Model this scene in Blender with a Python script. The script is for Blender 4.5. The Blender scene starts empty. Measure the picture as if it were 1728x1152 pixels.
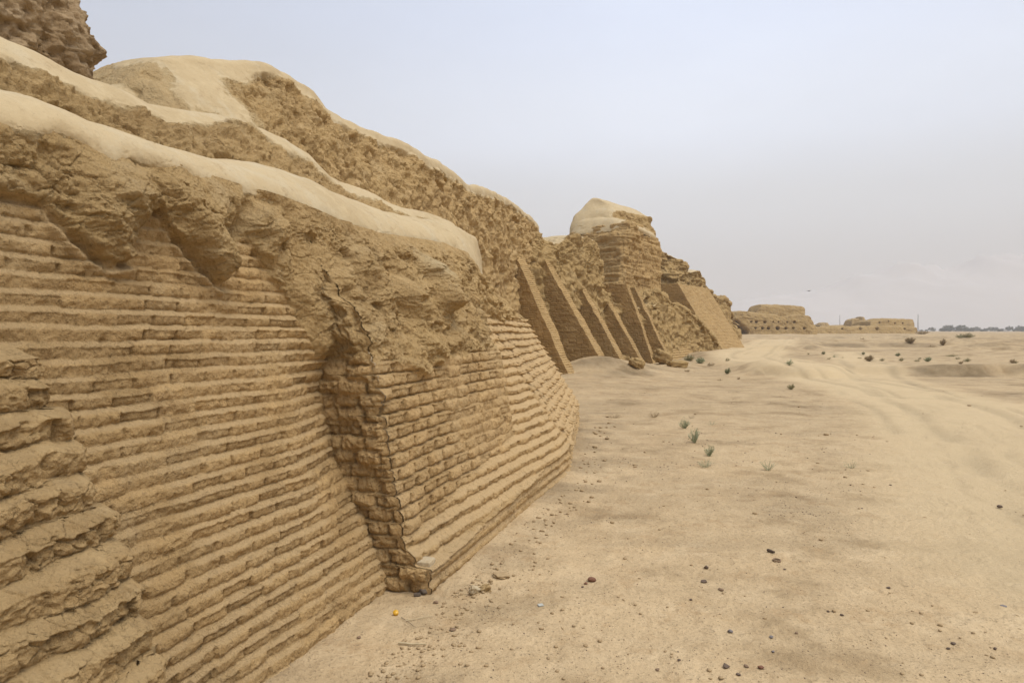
import bpy, math
import numpy as np
from math import radians

# ------------------------------------------------------------------ camera, world, sun, exposure
SC = bpy.context.scene
COL = SC.collection
F = 1150.0
HOR = 558.0
TH = math.atan((576 - HOR) / F)
CAMZ = 1.7
cd = bpy.data.cameras.new("camera"); cam = bpy.data.objects.new("camera", cd); COL.objects.link(cam)
cd.sensor_width = 36.0; cd.lens = F / 1728 * 36.0
cd.clip_start = 0.05; cd.clip_end = 30000
cam.location = (0, 0, CAMZ); cam.rotation_euler = (radians(90) - TH, 0, 0)
SC.camera = cam

SUN_EL, SUN_AZ = radians(64), radians(122)      # azimuth from +Y towards +X
W = bpy.data.worlds.new("World"); SC.world = W; W.use_nodes = True
nt = W.node_tree; nt.nodes.clear()
wo = nt.nodes.new('ShaderNodeOutputWorld'); bg = nt.nodes.new('ShaderNodeBackground')
sky = nt.nodes.new('ShaderNodeTexSky'); sky.sky_type = 'NISHITA'; sky.sun_disc = False
sky.sun_elevation = SUN_EL; sky.sun_rotation = SUN_AZ
sky.air_density = 1.0; sky.dust_density = 6.0; sky.ozone_density = 1.5
# thin veil of high cloud over the sky: pale, a little bluer to the zenith, greyer at the horizon
geo = nt.nodes.new('ShaderNodeTexCoord')
sep = nt.nodes.new('ShaderNodeSeparateXYZ'); nt.links.new(geo.outputs['Generated'], sep.inputs[0])
rampn = nt.nodes.new('ShaderNodeValToRGB'); nt.links.new(sep.outputs['Z'], rampn.inputs[0])
cr = rampn.color_ramp; cr.interpolation = 'EASE'
cr.elements[0].position = 0.0; cr.elements[0].color = (3.9, 3.85, 3.8, 1)
cr.elements[1].position = 1.0; cr.elements[1].color = (6.4, 7.3, 9.4, 1)
for p, c in ((0.06, (5.3, 5.3, 5.3)), (0.17, (7.0, 7.3, 7.75)), (0.28, (8.2, 8.85, 10.1)), (0.44, (7.4, 8.25, 10.1))):
    e = cr.elements.new(p); e.color = (*c, 1)
cn = nt.nodes.new('ShaderNodeTexNoise'); cn.inputs['Scale'].default_value = 2.2; cn.inputs['Detail'].default_value = 5; cn.inputs['Roughness'].default_value = 0.55
mpv = nt.nodes.new('ShaderNodeMapping'); mpv.inputs['Scale'].default_value = (1, 1, 2.6); nt.links.new(geo.outputs['Generated'], mpv.inputs[0])
nt.links.new(mpv.outputs[0], cn.inputs['Vector'])
mr = nt.nodes.new('ShaderNodeMapRange'); mr.inputs['From Min'].default_value = .3; mr.inputs['From Max'].default_value = .7
mr.inputs['To Min'].default_value = .95; mr.inputs['To Max'].default_value = 1.05
nt.links.new(cn.outputs['Fac'], mr.inputs['Value'])
vm = nt.nodes.new('ShaderNodeVectorMath'); vm.operation = 'SCALE'
mrx = nt.nodes.new('ShaderNodeMapRange'); nt.links.new(sep.outputs['X'], mrx.inputs['Value'])
mrx.inputs['From Min'].default_value = -.55; mrx.inputs['From Max'].default_value = .15; mrx.inputs['To Min'].default_value = .66; mrx.inputs['To Max'].default_value = 1.0
mmx = nt.nodes.new('ShaderNodeMath'); mmx.operation = 'MULTIPLY'; nt.links.new(mr.outputs[0], mmx.inputs[0]); nt.links.new(mrx.outputs[0], mmx.inputs[1])
nt.links.new(rampn.outputs[0], vm.inputs[0]); nt.links.new(mmx.outputs[0], vm.inputs['Scale'])
mx = nt.nodes.new('ShaderNodeMix'); mx.data_type = 'RGBA'; mx.inputs['Factor'].default_value = 0.86
nt.links.new(sky.outputs[0], mx.inputs['A']); nt.links.new(vm.outputs[0], mx.inputs['B'])
nt.links.new(mx.outputs['Result'], bg.inputs['Color']); bg.inputs['Strength'].default_value = 0.125
nt.links.new(bg.outputs[0], wo.inputs['Surface'])

sl = bpy.data.lights.new("sun", 'SUN'); sun = bpy.data.objects.new("sun", sl); COL.objects.link(sun)
sl.energy = 3.2; sl.angle = radians(40); sl.color = (1.0, 0.95, 0.86)
sun.rotation_euler = (math.pi / 2 - SUN_EL, 0, math.pi - SUN_AZ)
SC.view_settings.view_transform = 'Standard'; SC.view_settings.look = 'None'
SC.view_settings.exposure = 0.0; SC.view_settings.gamma = 1.0
SC.cycles.max_bounces = 6; SC.cycles.diffuse_bounces = 3; SC.cycles.volume_bounces = 1
SC.cycles.use_denoising = True

# ------------------------------------------------------------------ frames and rays
AL = math.atan((1240 - 864) / F)
UX, UY = math.sin(AL), math.cos(AL)
NX, NY = math.cos(AL), -math.sin(AL)

def wpt(s, d, z):
    s, d, z = np.broadcast_arrays(np.asarray(s, float), np.asarray(d, float), np.asarray(z, float))
    return np.stack([s * UX + d * NX, s * UY + d * NY, z], -1)

def ray(px, py):
    x = (px - 864) / F; v = (576 - py) / F
    y = math.cos(TH) + v * math.sin(TH); z = v * math.cos(TH) - math.sin(TH)
    return np.array([x / y, 1.0, z / y])

def at(px, py, Y):
    r = ray(px, py); return np.array([r[0] * Y, Y, CAMZ + r[2] * Y])

def ground(px, py, z=0.0):
    r = ray(px, py); t = (z - CAMZ) / r[2]; return np.array([r[0] * t, t, z])

def onplane(px, py, c, k=0.0):
    """(s, d, z) where the line of sight meets d = -c - k z"""
    r = ray(px, py); dd = r[0] * NX + r[1] * NY; ss = r[0] * UX + r[1] * UY
    t = -(c + k * CAMZ) / (dd + k * r[2])
    return ss * t, dd * t, CAMZ + r[2] * t

def contour(pts, c, k=0.0):
    a = np.array([onplane(x, y, c, k) for x, y in pts]); a = a[np.argsort(a[:, 0])]
    return a[:, 0], a[:, 2]

# ------------------------------------------------------------------ noise
_r = np.random.default_rng(11)
VOL = (_r.random((64, 64, 64)).astype(np.float32) * 2 - 1).ravel()
ROT = np.array([[0.36, 0.48, -0.8], [-0.8, 0.6, 0.0], [0.48, 0.64, 0.6]], np.float32)

def vn(p):
    p = np.asarray(p, np.float32); sh = p.shape[:-1]; p = p.reshape(-1, 3)
    i = np.floor(p); f = p - i; i = i.astype(np.int32)
    f = f * f * f * (f * (f * 6 - 15) + 10)
    x0 = (i[:, 0] & 63) << 12; x1 = ((i[:, 0] + 1) & 63) << 12
    y0 = (i[:, 1] & 63) << 6; y1 = ((i[:, 1] + 1) & 63) << 6
    z0 = i[:, 2] & 63; z1 = (i[:, 2] + 1) & 63
    fx, fy, fz = f[:, 0], f[:, 1], f[:, 2]
    a = VOL[x0 + y0 + z0]; a += (VOL[x1 + y0 + z0] - a) * fx
    b = VOL[x0 + y1 + z0]; b += (VOL[x1 + y1 + z0] - b) * fx
    a += (b - a) * fy
    c = VOL[x0 + y0 + z1]; c += (VOL[x1 + y0 + z1] - c) * fx
    e = VOL[x0 + y1 + z1]; e += (VOL[x1 + y1 + z1] - e) * fx
    c += (e - c) * fy
    return (a + (c - a) * fz).reshape(sh)

def fbm(p, freq, octs=4, gain=0.5, ridged=False, seed=0.0):
    p = np.asarray(p, np.float32) * np.float32(freq) + np.float32(seed * 7.31)
    out = 0; amp = 1.0; tot = 0
    for _ in range(octs):
        n = vn(p)
        if ridged: n = 1 - 2 * np.abs(n)
        out = out + amp * n; tot += amp; amp *= gain
        p = (p @ ROT) * np.float32(2.03) + np.float32(3.7)
    return out / tot

def sm(a, b, x):
    t = np.clip((x - a) / (b - a), 0, 1); return t * t * (3 - 2 * t)

def hsh(*a):
    h = 0.0
    for i, v in enumerate(a): h = h + v * (12.9898 + 65.345 * i)
    h = np.sin(h) * 43758.5453
    return h - np.floor(h)

def xyz(a, b, c=0.0):
    a, b, c = np.broadcast_arrays(a, b, c); return np.stack([a, b, c], -1)

def worley(u, v, seed=0.0):
    """2-D cells: distance to the border between cells (F2-F1) and a random number per cell"""
    iu = np.floor(u); iv = np.floor(v)
    f1 = np.full(u.shape, 9.0); f2 = np.full(u.shape, 9.0); idc = np.zeros(u.shape)
    for a in (-1, 0, 1):
        for b in (-1, 0, 1):
            cu, cv = iu + a, iv + b
            px = cu + hsh(cu, cv, seed); py = cv + hsh(cu, cv, seed + 3.1)
            d = np.hypot(u - px, v - py); m = d < f1
            f2 = np.where(m, f1, np.minimum(f2, d)); idc = np.where(m, hsh(cu, cv, seed + 7.7), idc); f1 = np.where(m, d, f1)
    return f2 - f1, idc

def mud(p, amp=1.0, fine=True, strat=1.0, pits=1.0, seed=0.0, scale=1.0):
    """relief of weathered mud: lumps, flakes, layers and holes, in metres"""
    p = np.asarray(p, np.float32) * np.float32(scale)
    w = p + 0.10 * np.stack([fbm(p, 2.3, 2, seed=1), fbm(p, 2.3, 2, seed=2), fbm(p, 2.3, 2, seed=3)], -1)
    o = 0.10 * fbm(w, 1.3, 3, seed=seed) + 0.055 * fbm(w, 3.4, 4, 0.55, True, seed=seed + 1)
    q = fbm(w, 3.6, 3, 0.5, seed=seed + 2) * 7 + 0.6 * vn(w * 13)
    qf = np.floor(q); o = o + 0.022 * (qf + sm(0.72, 1.0, q - qf)) * 0.8
    o = o + strat * 0.028 * vn(w * np.float32([1.6, 1.6, 9.0]) + 5)
    n = vn(w * 4.1 + 9); o = o - pits * 0.11 * sm(0.42, 0.75, n)
    n = vn(w * 11.0 + 2); o = o - pits * 0.03 * sm(0.4, 0.8, n)
    if fine: o = o + 0.024 * fbm(w, 12, 3, 0.55, True) + 0.012 * fbm(w, 38, 2)
    u_ = w[..., 0] * .6 + w[..., 1] * .8; v_ = w[..., 2] + .35 * (w[..., 0] * .8 - w[..., 1] * .6)
    wd_, wi_ = worley(u_ * 5.5 + .4 * vn(w * 6), v_ * 7 + .4 * vn(w * 6 + 9), seed)
    o = o + (wi_ - .5) * .03 - .022 * np.exp(-(wd_ / .07) ** 2) * sm(-.3, .3, vn(w * 2.1 + 6))
    return amp * o / scale

# ------------------------------------------------------------------ mesh helpers
def link(o, parent=None):
    COL.objects.link(o)
    if parent is not None: o.parent = parent
    return o

def raw_mesh(name, V, Fq, mat, parent=None, smooth=True, attrs=None):
    """V (n,3) world coords, Fq (m,k) indices; children are stored relative to their parent's location"""
    V = np.asarray(V, np.float64)
    if parent is not None:
        b = np.array(parent.location)
        pp = parent.parent
        while pp is not None: b = b + np.array(pp.location); pp = pp.parent
        V = V - b
    Fq = np.asarray(Fq, np.int32); k = Fq.shape[1]
    me = bpy.data.meshes.new(name)
    me.vertices.add(len(V)); me.vertices.foreach_set('co', V.astype(np.float32).ravel())
    me.loops.add(Fq.size); me.loops.foreach_set('vertex_index', Fq.ravel())
    me.polygons.add(len(Fq)); me.polygons.foreach_set('loop_start', np.arange(0, Fq.size, k, dtype=np.int32))
    me.polygons.foreach_set('loop_total', np.full(len(Fq), k, np.int32))
    if smooth: me.polygons.foreach_set('use_smooth', np.ones(len(Fq), bool))
    me.update(calc_edges=True)
    for k_, a_v in (attrs or {}).items():
        at_ = me.attributes.new(k_, 'FLOAT', 'POINT'); at_.data.foreach_set('value', np.asarray(a_v, np.float32).ravel())
    me.materials.append(mat)
    return link(bpy.data.objects.new(name, me), parent)

def grid(name, P, mat, parent=None, keep=None, wrap=False, flip=False, attrs=None):
    R, N = P.shape[:2]
    idx = np.arange(R * N).reshape(R, N)
    if wrap: idx = np.concatenate([idx, idx[:, :1]], 1)
    q = np.stack([idx[:-1, :-1], idx[:-1, 1:], idx[1:, 1:], idx[1:, :-1]], -1)
    if flip: q = q[..., ::-1]
    if keep is not None: q = q[keep]
    q = q.reshape(-1, 4); V = P.reshape(-1, 3)
    A = {k_: np.broadcast_to(a_v, P.shape[:2]).reshape(-1) for k_, a_v in (attrs or {}).items()}
    if keep is not None:
        used = np.unique(q); mp = np.zeros(len(V), np.int32); mp[used] = np.arange(len(used))
        V = V[used]; q = mp[q]; A = {k_: a_v[used] for k_, a_v in A.items()}
    return raw_mesh(name, V, q, mat, parent, attrs=A)

def normals(P, ref):
    a = np.gradient(P, axis=1); b = np.gradient(P, axis=0)
    n = np.cross(a, b); n /= np.linalg.norm(n, axis=-1, keepdims=True) + 1e-9
    if (n * ref).sum(-1).mean() < 0: n = -n
    return n

def crom(pts, n):
    """resample rows of control points (first axis) by Catmull-Rom to n rows"""
    pts = np.asarray(pts, float); m = len(pts)
    t = np.linspace(0, m - 1, n) if np.isscalar(n) else n
    i = np.clip(np.floor(t).astype(int), 0, m - 2); f = t - i
    f = f.reshape((-1,) + (1,) * (pts.ndim - 1))
    p0 = pts[np.maximum(i - 1, 0)]; p1 = pts[i]; p2 = pts[i + 1]; p3 = pts[np.minimum(i + 2, m - 1)]
    return 0.5 * (2 * p1 + (p2 - p0) * f + (2 * p0 - 5 * p1 + 4 * p2 - p3) * f ** 2 + (3 * p1 - p0 - 3 * p2 + p3) * f ** 3)

def thing(name, label, cat, loc=(0, 0, 0), group=None):
    o = bpy.data.objects.new(name, None); COL.objects.link(o); o.location = [float(v) for v in loc]
    o.empty_display_size = 0.2
    return tag(o, label, cat, group)

def tag(o, label, cat=None, group=None, kind=None):
    o['label'] = label
    if cat: o['category'] = cat
    if group: o['group'] = group
    if kind: o['kind'] = kind
    return o

# ------------------------------------------------------------------ materials
def earth(name, dark, mid, light, big=0.9, grain=1.0, cracks=0.5, crack_scale=11.0, rough_bump=1.0, speck=0.5, patch=None, dustc=(.46, .345, .185)):
    m = bpy.data.materials.new(name); m.use_nodes = True; t = m.node_tree; N = t.nodes; L = t.links
    b = N['Principled BSDF']; b.inputs['Roughness'].default_value = 0.95
    b.inputs['Specular IOR Level'].default_value = 0.12
    g = N.new('ShaderNodeNewGeometry'); pos = g.outputs['Position']
    def noise(sc, det=4, rough=0.55, vec=pos):
        n = N.new('ShaderNodeTexNoise'); n.inputs['Scale'].default_value = sc; n.inputs['Detail'].default_value = det
        n.inputs['Roughness'].default_value = rough; L.new(vec, n.inputs['Vector']); return n
    def mrange(src, a, bb, lo=0.0, hi=1.0):
        n = N.new('ShaderNodeMapRange'); n.interpolation_type = 'SMOOTHSTEP'
        for k, v in zip(('From Min', 'From Max', 'To Min', 'To Max'), (a, bb, lo, hi)): n.inputs[k].default_value = v
        L.new(src, n.inputs['Value']); return n.outputs[0]
    def mix(a, bb, f, mode='MIX'):
        n = N.new('ShaderNodeMix'); n.data_type = 'RGBA'; n.blend_type = mode
        for k, v in (('A', a), ('B', bb)):
            if isinstance(v, tuple): n.inputs[k].default_value = (*v, 1)
            else: L.new(v, n.inputs[k])
        if isinstance(f, float): n.inputs['Factor'].default_value = f
        else: L.new(f, n.inputs['Factor'])
        return n.outputs['Result']
    n1 = noise(big, 5, 0.6); n2 = noise(big * 7, 5, 0.6); n3 = noise(48, 6, 0.78); n4 = noise(260, 2, 0.6)
    c = mix(dark, mid, mrange(n1.outputs['Fac'], .32, .58))
    c = mix(c, light, mrange(n2.outputs['Fac'], .46, .70))
    if patch is not None:
        n5 = noise(patch[1], 6, 0.65); c = mix(c, patch[0], mrange(n5.outputs['Fac'], patch[2], patch[3]))
    if patch is None:
        n6 = noise(2.1, 6, .7); c = mix(c, tuple(v * k for v, k in zip(light, (.97, 1.02, 1.12))), mrange(n6.outputs['Fac'], .50, .66, 0, .7))
        n7 = noise(5.5, 6, .75); c = mix(c, tuple(v * k for v, k in zip(dark, (.80, .76, .72))), mrange(n7.outputs['Fac'], .56, .70, 0, .7))
    if patch is not None:
        n8 = noise(9, 9, .8); c = mix(c, tuple(v * .80 for v in dark), mrange(n8.outputs['Fac'], .50, .68, 0, .55))
        n9 = noise(3.1, 8, .75); c = mix(c, tuple(v * k for v, k in zip(dark, (.86, .80, .74))), mrange(n9.outputs['Fac'], .52, .64, 0, .6))
    c = mix(c, tuple(v * .42 for v in dark), mrange(n3.outputs['Fac'], .535, .66, 0, speck))
    c = mix(c, tuple(min(1, v * 1.25) for v in light), mrange(n4.outputs['Fac'], .56, .70, 0, speck * .5))
    # per-brick tone and the pale dust that lies on the treads
    at1 = N.new('ShaderNodeAttribute'); at1.attribute_name = 'tone'
    at2 = N.new('ShaderNodeAttribute'); at2.attribute_name = 'dust'
    hs = N.new('ShaderNodeHueSaturation'); L.new(c, hs.inputs['Color'])
    ma = N.new('ShaderNodeMath'); ma.operation = 'ADD'; ma.inputs[1].default_value = 1.0
    L.new(at1.outputs['Fac'], ma.inputs[0]); L.new(ma.outputs[0], hs.inputs['Value'])
    c = mix(hs.outputs[0], dustc, at2.outputs['Fac'])
    L.new(c, b.inputs['Base Color'])
    # relief: grain plus a net of drying cracks
    nb = noise(24, 8, 0.62)
    wv = N.new('ShaderNodeVectorMath'); wv.operation = 'MULTIPLY_ADD'
    nw = noise(7, 5, .7); L.new(nw.outputs['Color'], wv.inputs[0]); wv.inputs[1].default_value = (.16, .16, .16); L.new(pos, wv.inputs[2])
    vo = N.new('ShaderNodeTexVoronoi'); vo.feature = 'DISTANCE_TO_EDGE'; vo.inputs['Scale'].default_value = crack_scale
    L.new(wv.outputs[0], vo.inputs['Vector'])
    ck = mrange(vo.outputs['Distance'], 0.0, 0.055)
    gate = noise(2.6, 3, .6); gk = mrange(gate.outputs['Fac'], .46, .66, 0, cracks)
    mm = N.new('ShaderNodeMath'); mm.operation = 'MULTIPLY'; L.new(ck, mm.inputs[0]); L.new(gk, mm.inputs[1])
    b1 = N.new('ShaderNodeBump'); b1.inputs['Strength'].default_value = 0.55 * rough_bump; b1.inputs['Distance'].default_value = 0.03
    L.new(nb.outputs['Fac'], b1.inputs['Height'])
    b2 = N.new('ShaderNodeBump'); b2.inputs['Strength'].default_value = 0.5 * grain; b2.inputs['Distance'].default_value = 0.004
    L.new(n3.outputs['Fac'], b2.inputs['Height']); L.new(b1.outputs[0], b2.inputs['Normal'])
    b3 = N.new('ShaderNodeBump'); b3.inputs['Strength'].default_value = 0.7; b3.inputs['Distance'].default_value = 0.012
    L.new(mm.outputs[0], b3.inputs['Height']); L.new(b2.outputs[0], b3.inputs['Normal'])
    L.new(b3.outputs[0], b.inputs['Normal'])
    return m

def plain(name, col, rough=0.8, var=0.25, scale=30.0):
    m = bpy.data.materials.new(name); m.use_nodes = True; t = m.node_tree; N = t.nodes; L = t.links
    b = N['Principled BSDF']; b.inputs['Roughness'].default_value = rough
    tc = N.new('ShaderNodeNewGeometry'); n = N.new('ShaderNodeTexNoise'); n.inputs['Scale'].default_value = scale; n.inputs['Detail'].default_value = 4
    L.new(tc.outputs['Position'], n.inputs['Vector'])
    x = N.new('ShaderNodeMix'); x.data_type = 'RGBA'
    x.inputs['A'].default_value = (*[v * (1 - var) for v in col], 1); x.inputs['B'].default_value = (*[min(1, v * (1 + var)) for v in col], 1)
    L.new(n.outputs['Fac'], x.inputs['Factor']); L.new(x.outputs['Result'], b.inputs['Base Color'])
    return m

M_BRICK = earth('mudbrick', (.40, .26, .116), (.475, .315, .143), (.53, .355, .165), speck=.62, cracks=.5, rough_bump=2.0, grain=2.2, dustc=(.56, .395, .205))
M_MUD = earth('rough_mud', (.36, .24, .108), (.43, .292, .132), (.48, .33, .155), speck=.6, cracks=.8, crack_scale=6, rough_bump=1.8, grain=2.0, dustc=(.47, .36, .20))
M_CREST = earth('smooth_dried_mud', (.425, .325, .185), (.465, .36, .21), (.49, .385, .228), speck=.22, cracks=.45, crack_scale=3, rough_bump=.45, grain=.8)
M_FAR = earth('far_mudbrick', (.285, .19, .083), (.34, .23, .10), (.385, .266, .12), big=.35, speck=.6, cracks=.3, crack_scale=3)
M_GROUND = earth('sandy_ground', (.535, .39, .22), (.58, .43, .248), (.625, .472, .28), big=.35, speck=.85, cracks=.12, crack_scale=14, rough_bump=1.2, grain=2.2,
                 patch=((.40, .285, .155), .9, .50, .66), dustc=(.52, .40, .235))

# ------------------------------------------------------------------ contours of the near wall, read in its own frame (s along, d outwards, z up)
L1LOW = [(-120, 188), (0, 203), (60, 216), (105, 214), (150, 238), (195, 262), (215, 256), (260, 268), (330, 292), (395, 312), (470, 334), (560, 372), (640, 397), (690, 404), (745, 412), (790, 430)]
L1TOP = [(-120, 130), (0, 153), (60, 171), (120, 199), (170, 221), (220, 232), (300, 246), (345, 259), (420, 269), (470, 283), (520, 301), (580, 331), (640, 354), (700, 363), (740, 369), (770, 380), (795, 399), (815, 428)]
L2TOP = [(-150, 10), (0, 55), (60, 80), (130, 114), (195, 139), (260, 168), (330, 184), (372, 191), (420, 200), (480, 227), (520, 254), (560, 289), (580, 301), (620, 314), (680, 344), (720, 357), (760, 371)]
a_, b_ = contour(L1LOW, 2.02, .3)
zl1_s = np.concatenate([a_, [8.9, 9.6, 10.4, 11.2, 12.0, 12.6]]); zl1_z = np.concatenate([b_, [2.25, 2.18, 2.14, 2.07, 1.98, 1.92]])
t1_s, t1_z = contour(L1TOP, 3.2)
t1_s = np.concatenate([t1_s, [8.9, 9.35, 9.9, 10.6, 11.3, 12.0, 12.6]]); t1_z = np.concatenate([t1_z, [2.38, 2.27, 2.31, 2.24, 2.17, 2.07, 1.98]])
t2_s, t2_z = contour(L2TOP, 4.2)
t2_s = np.concatenate([t2_s, [10.4, 11.0, 11.6]]); t2_z = np.concatenate([t2_z, [3.0, 2.6, 2.2]])
def zl1(s): return np.interp(s, zl1_s, zl1_z)
def zt1(s): return np.interp(s, t1_s, t1_z)
def zt2(s): return np.interp(s, t2_s, t2_z)
def dA(z): return -2.156 - .3 * z
def dAx(s, z): return dA(z) - .13 * sm(3.3, 3.98, s) * sm(.05, .9, z) * sm(1.75, 1.25, z) + .05 * sm(3.6, 3.95, s) * sm(1.3, 1.7, z)       # the bay sinks back beside the bastion
def dface(s):                       # outward position of the rough face where the smooth crest begins
    z = zl1(s)
    return np.where(s < 6.9, -2.02 - .3 * z, np.interp(s, [6.9, 7.6, 8.4, 9.2, 10.5, 12, 13], [-2.02 - .3 * 2.52, -2.92, -3.14, -3.34, -3.62, -3.96, -4.2]))

def ridge(s, z, pts, wid, amp):
    """a ridge (or groove) along a polyline on the wall; pts of (s, z, width factor)"""
    o = np.zeros(np.shape(s))
    for (s0, z0), (s1, z1) in zip(pts[:-1], pts[1:]):
        dx, dz = s1 - s0, z1 - z0; L2 = dx * dx + dz * dz
        t = np.clip(((s - s0) * dx + (z - z0) * dz) / L2, 0, 1)
        dd = (s - s0 - t * dx) ** 2 + (z - z0 - t * dz) ** 2
        o = np.maximum(o, np.exp(-dd / (wid * wid)))
    return amp * o

def onA(px, py, off=.05):
    s, d, z = onplane(px, py, 2.156 - off, .3); return (s, z)

def bricks(s, z, h, L, seed, k, tf, wave=.014, joint=.012, jw=.010, rnd=.012, ragged=.10, bulge=.006, hj=.008):
    """outward relief of coursed mudbrick on a face that recedes by k per metre: risers, dusty treads, joints"""
    p = xyz(s, z, seed * 3.3)
    zz = z + wave * vn(xyz(s * .8, seed, z * .25)) + wave * .35 * vn(xyz(s * 3.1, seed + 4, z * 2))
    zz = zz + ragged * h * .5 * vn(p * 11) + ragged * h * .4 * vn(p * 29)
    i = np.floor(zz / h); t = zz / h - i
    off = hsh(i, seed) * L; b = (s + off + .05 * vn(xyz(s * 2, i * 1.7, seed))) / L; j = np.floor(b); fb = b - j
    # brick lengths vary: shift each joint
    r = hsh(i, j, seed)
    tfv = tf * (1 + .22 * (r - .5))
    step = k * h * np.where(t < tfv, t, tfv * (1 - (t - tfv) / (1 - tfv)))
    e = np.minimum(fb, 1 - fb) * L
    ris = sm(1.0, .85, t / tfv) if True else 0
    gate = sm(-.35, .3, vn(p * 2.3 + 3))
    o = step - joint * gate * np.exp(-(e / jw) ** 2) * ris
    o = o - hj * np.exp(-(t / .13) ** 2) * gate
    o = o + (r - .5) * 2 * rnd * ris + bulge * np.sin(np.pi * np.clip(t / tfv, 0, 1)) * np.sin(np.pi * fb)
    return o, t / tfv, r, e

def erosion(p, a=1.0, seed=0.):
    o = .014 * fbm(p, 5, 3, seed=seed) + .007 * fbm(p, 16, 3, .55, True, seed=seed) + .0035 * fbm(p, 48, 2, seed=seed)
    n = vn(p * 17 + 4); o = o - .010 * sm(.45, .8, n)
    n = vn(p * 37 + 8); o = o - .007 * sm(.38, .7, n) * sm(-.2, .3, vn(p * 4 + 1))
    return a * o

# ------------------------------------------------------------------ stepped retaining wall (the bay between the two buttresses)
wall = thing('retaining_wall', 'sloping retaining wall of narrow stepped brick courses, recessed between near buttress and corner bastion', 'wall', wpt(2.5, -2.2, 0))
nS, nV = 800, 580
S = np.linspace(.45, 4.5, nS)[None, :]; v = np.linspace(0, 1, nV)[:, None]
zt = zl1(S) + .02
Z = -.12 + v * (zt + .12); S = np.broadcast_to(S, Z.shape).copy()
zb_px = [(-260, 300), (-60, 318), (0, 328), (30, 335), (75, 352), (110, 392), (150, 430), (185, 455), (210, 460), (228, 447), (235, 400), (241, 362), (262, 362), (290, 402), (325, 444), (360, 478), (377, 489), (383, 462), (389, 418), (420, 412), (440, 440), (465, 480), (485, 505), (500, 532), (515, 562), (527, 585), (541, 606)]
q = np.array([onA(x, y) for x, y in zb_px]); sb = np.maximum.accumulate(q[:, 0] + np.arange(len(q)) * 1e-4)
p3 = wpt(S, dA(Z), Z)
zb = np.interp(S + .03 * vn(p3 * 3) + .015 * vn(p3 * 9), sb, q[:, 1]) + .03 * vn(p3 * 5) + .02 * vn(p3 * 14)
mask = sm(-.005, .05, Z - zb)
rel, tt, rr, ee = bricks(S, Z, .072, .22, 1.0, .33, .70, wave=.010, joint=.020, jw=.009, rnd=.009, ragged=.11, bulge=.002)
rel = rel - .016 * (rr > .93) * sm(1.0, .8, tt) + erosion(p3, .95, 1.) + .010 * fbm(p3, 1.6, 3, seed=5)
tone = (rr - .5) * .26 + .03 + .10 * fbm(p3, 1.4, 4); dst = sm(.9, 1.1, tt) * .75 * sm(-.5, .2, vn(p3 * 4.)) + .25 * np.exp(-(tt / .10) ** 2)
# mud face: bulges out, cut by two rain channels with a hanging lump between them
up = np.clip((Z - zb), 0, 1.2)
thick = .055 + .10 * sm(0, .35, up) - .03 * sm(.4, 1., up)
md = (thick + mud(p3 * 1.7, .56, seed=2, pits=.6)) * (1 - .35 * sm(3.45, 3.8, S) * sm(2.45, 2.2, Z))
g = lambda *a: [onA(x, y) for x, y in a]
chan = ridge(S, Z, g((402, 300), (408, 350), (402, 412), (396, 470)), .045, 1.) ** .7
chan2 = ridge(S, Z, g((474, 300), (470, 350), (478, 400), (487, 440), (495, 490), (520, 560), (540, 610)), .06, 1.)
cav = ridge(S, Z, g((420, 338), (448, 345)), .035, 1.)
lump = ridge(S, Z, g((425, 318), (455, 320)), .045, 1.); lump2 = ridge(S, Z, g((440, 360), (448, 400)), .05, 1.)
md = md - .12 * chan - .03 * chan2 + .07 * lump + .055 * lump2 - .10 * cav
# V-shaped tongues swell at their tips
for c_ in (((195, 425), (170, 400)), ((365, 450), (330, 400)), ((300, 330), (150, 300))):
    md = md + ridge(S, Z, g(*c_), .10, .07)
dust = ridge(S, Z, g((78, 362), (112, 402), (152, 440), (185, 462), (225, 455)), .022, .035) + ridge(S, Z, g((262, 366), (325, 448), (378, 494)), .018, .03)
rel = rel + dust * (1 - mask); dst = np.maximum(dst, np.clip(dust / .03, 0, 1) * .9)
rel = rel * (1 - mask) + md * mask
# the last stretch up to the crest eases into it
ease = sm(.25, .0, zt - Z)
rel = rel * (1 - ease) + (.125 + .25 * (md - thick)) * ease
P = wpt(S, dAx(S, Z) + rel, Z)
fm = (mask[:-1, :-1] + mask[1:, 1:]) * .5 > .5
grid('brick_courses', P, M_BRICK, wall, keep=~fm, attrs=dict(tone=tone, dust=dst))
grid('mud_face', P, M_MUD, wall, keep=fm)

# ------------------------------------------------------------------ eroded buttress at the near left
butt = thing('eroded_buttress', 'worn near buttress of large cracked mudbrick steps, standing against the narrow stepped courses', 'buttress', wpt(1.2, -1.6, 0))
def dN(z): return -1.53 - .59 * z
edge = [(40, 590), (62, 602), (66, 640), (108, 682), (130, 735), (160, 800), (166, 848), (200, 872), (213, 925), (234, 1000), (233, 1045), (265, 1062), (280, 1110), (292, 1152), (305, 1200)]
q = []
for x, y in edge:
    s_, d_, z_ = onplane(x, y, 1.53, .59); q.append((z_, s_))
q = np.array(sorted(q))
hN = .118
nR, nC = 560, 420
zN = np.linspace(-.1, 1.60, nR)[:, None]
w = np.linspace(0, 1, nC)[None, :]
zz = np.broadcast_to(zN, (nR, nC)).copy()
zw = zz + .02 * vn(xyz(w * 2.0 + 0 * zz, zz * .3, 3.)) + .012 * vn(xyz(w * 9 + 0 * zz, zz * 3, 5.))
ci = np.floor(zw / hN); tN = zw / hN - ci
send = np.interp((ci + .5) * hN, q[:, 0], q[:, 1]) + .05 * (hsh(ci, 3.) - .5)
send0 = np.interp(zz, q[:, 0], q[:, 1])
wl = .90                                             # the last tenth of the columns turn round the end
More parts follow.
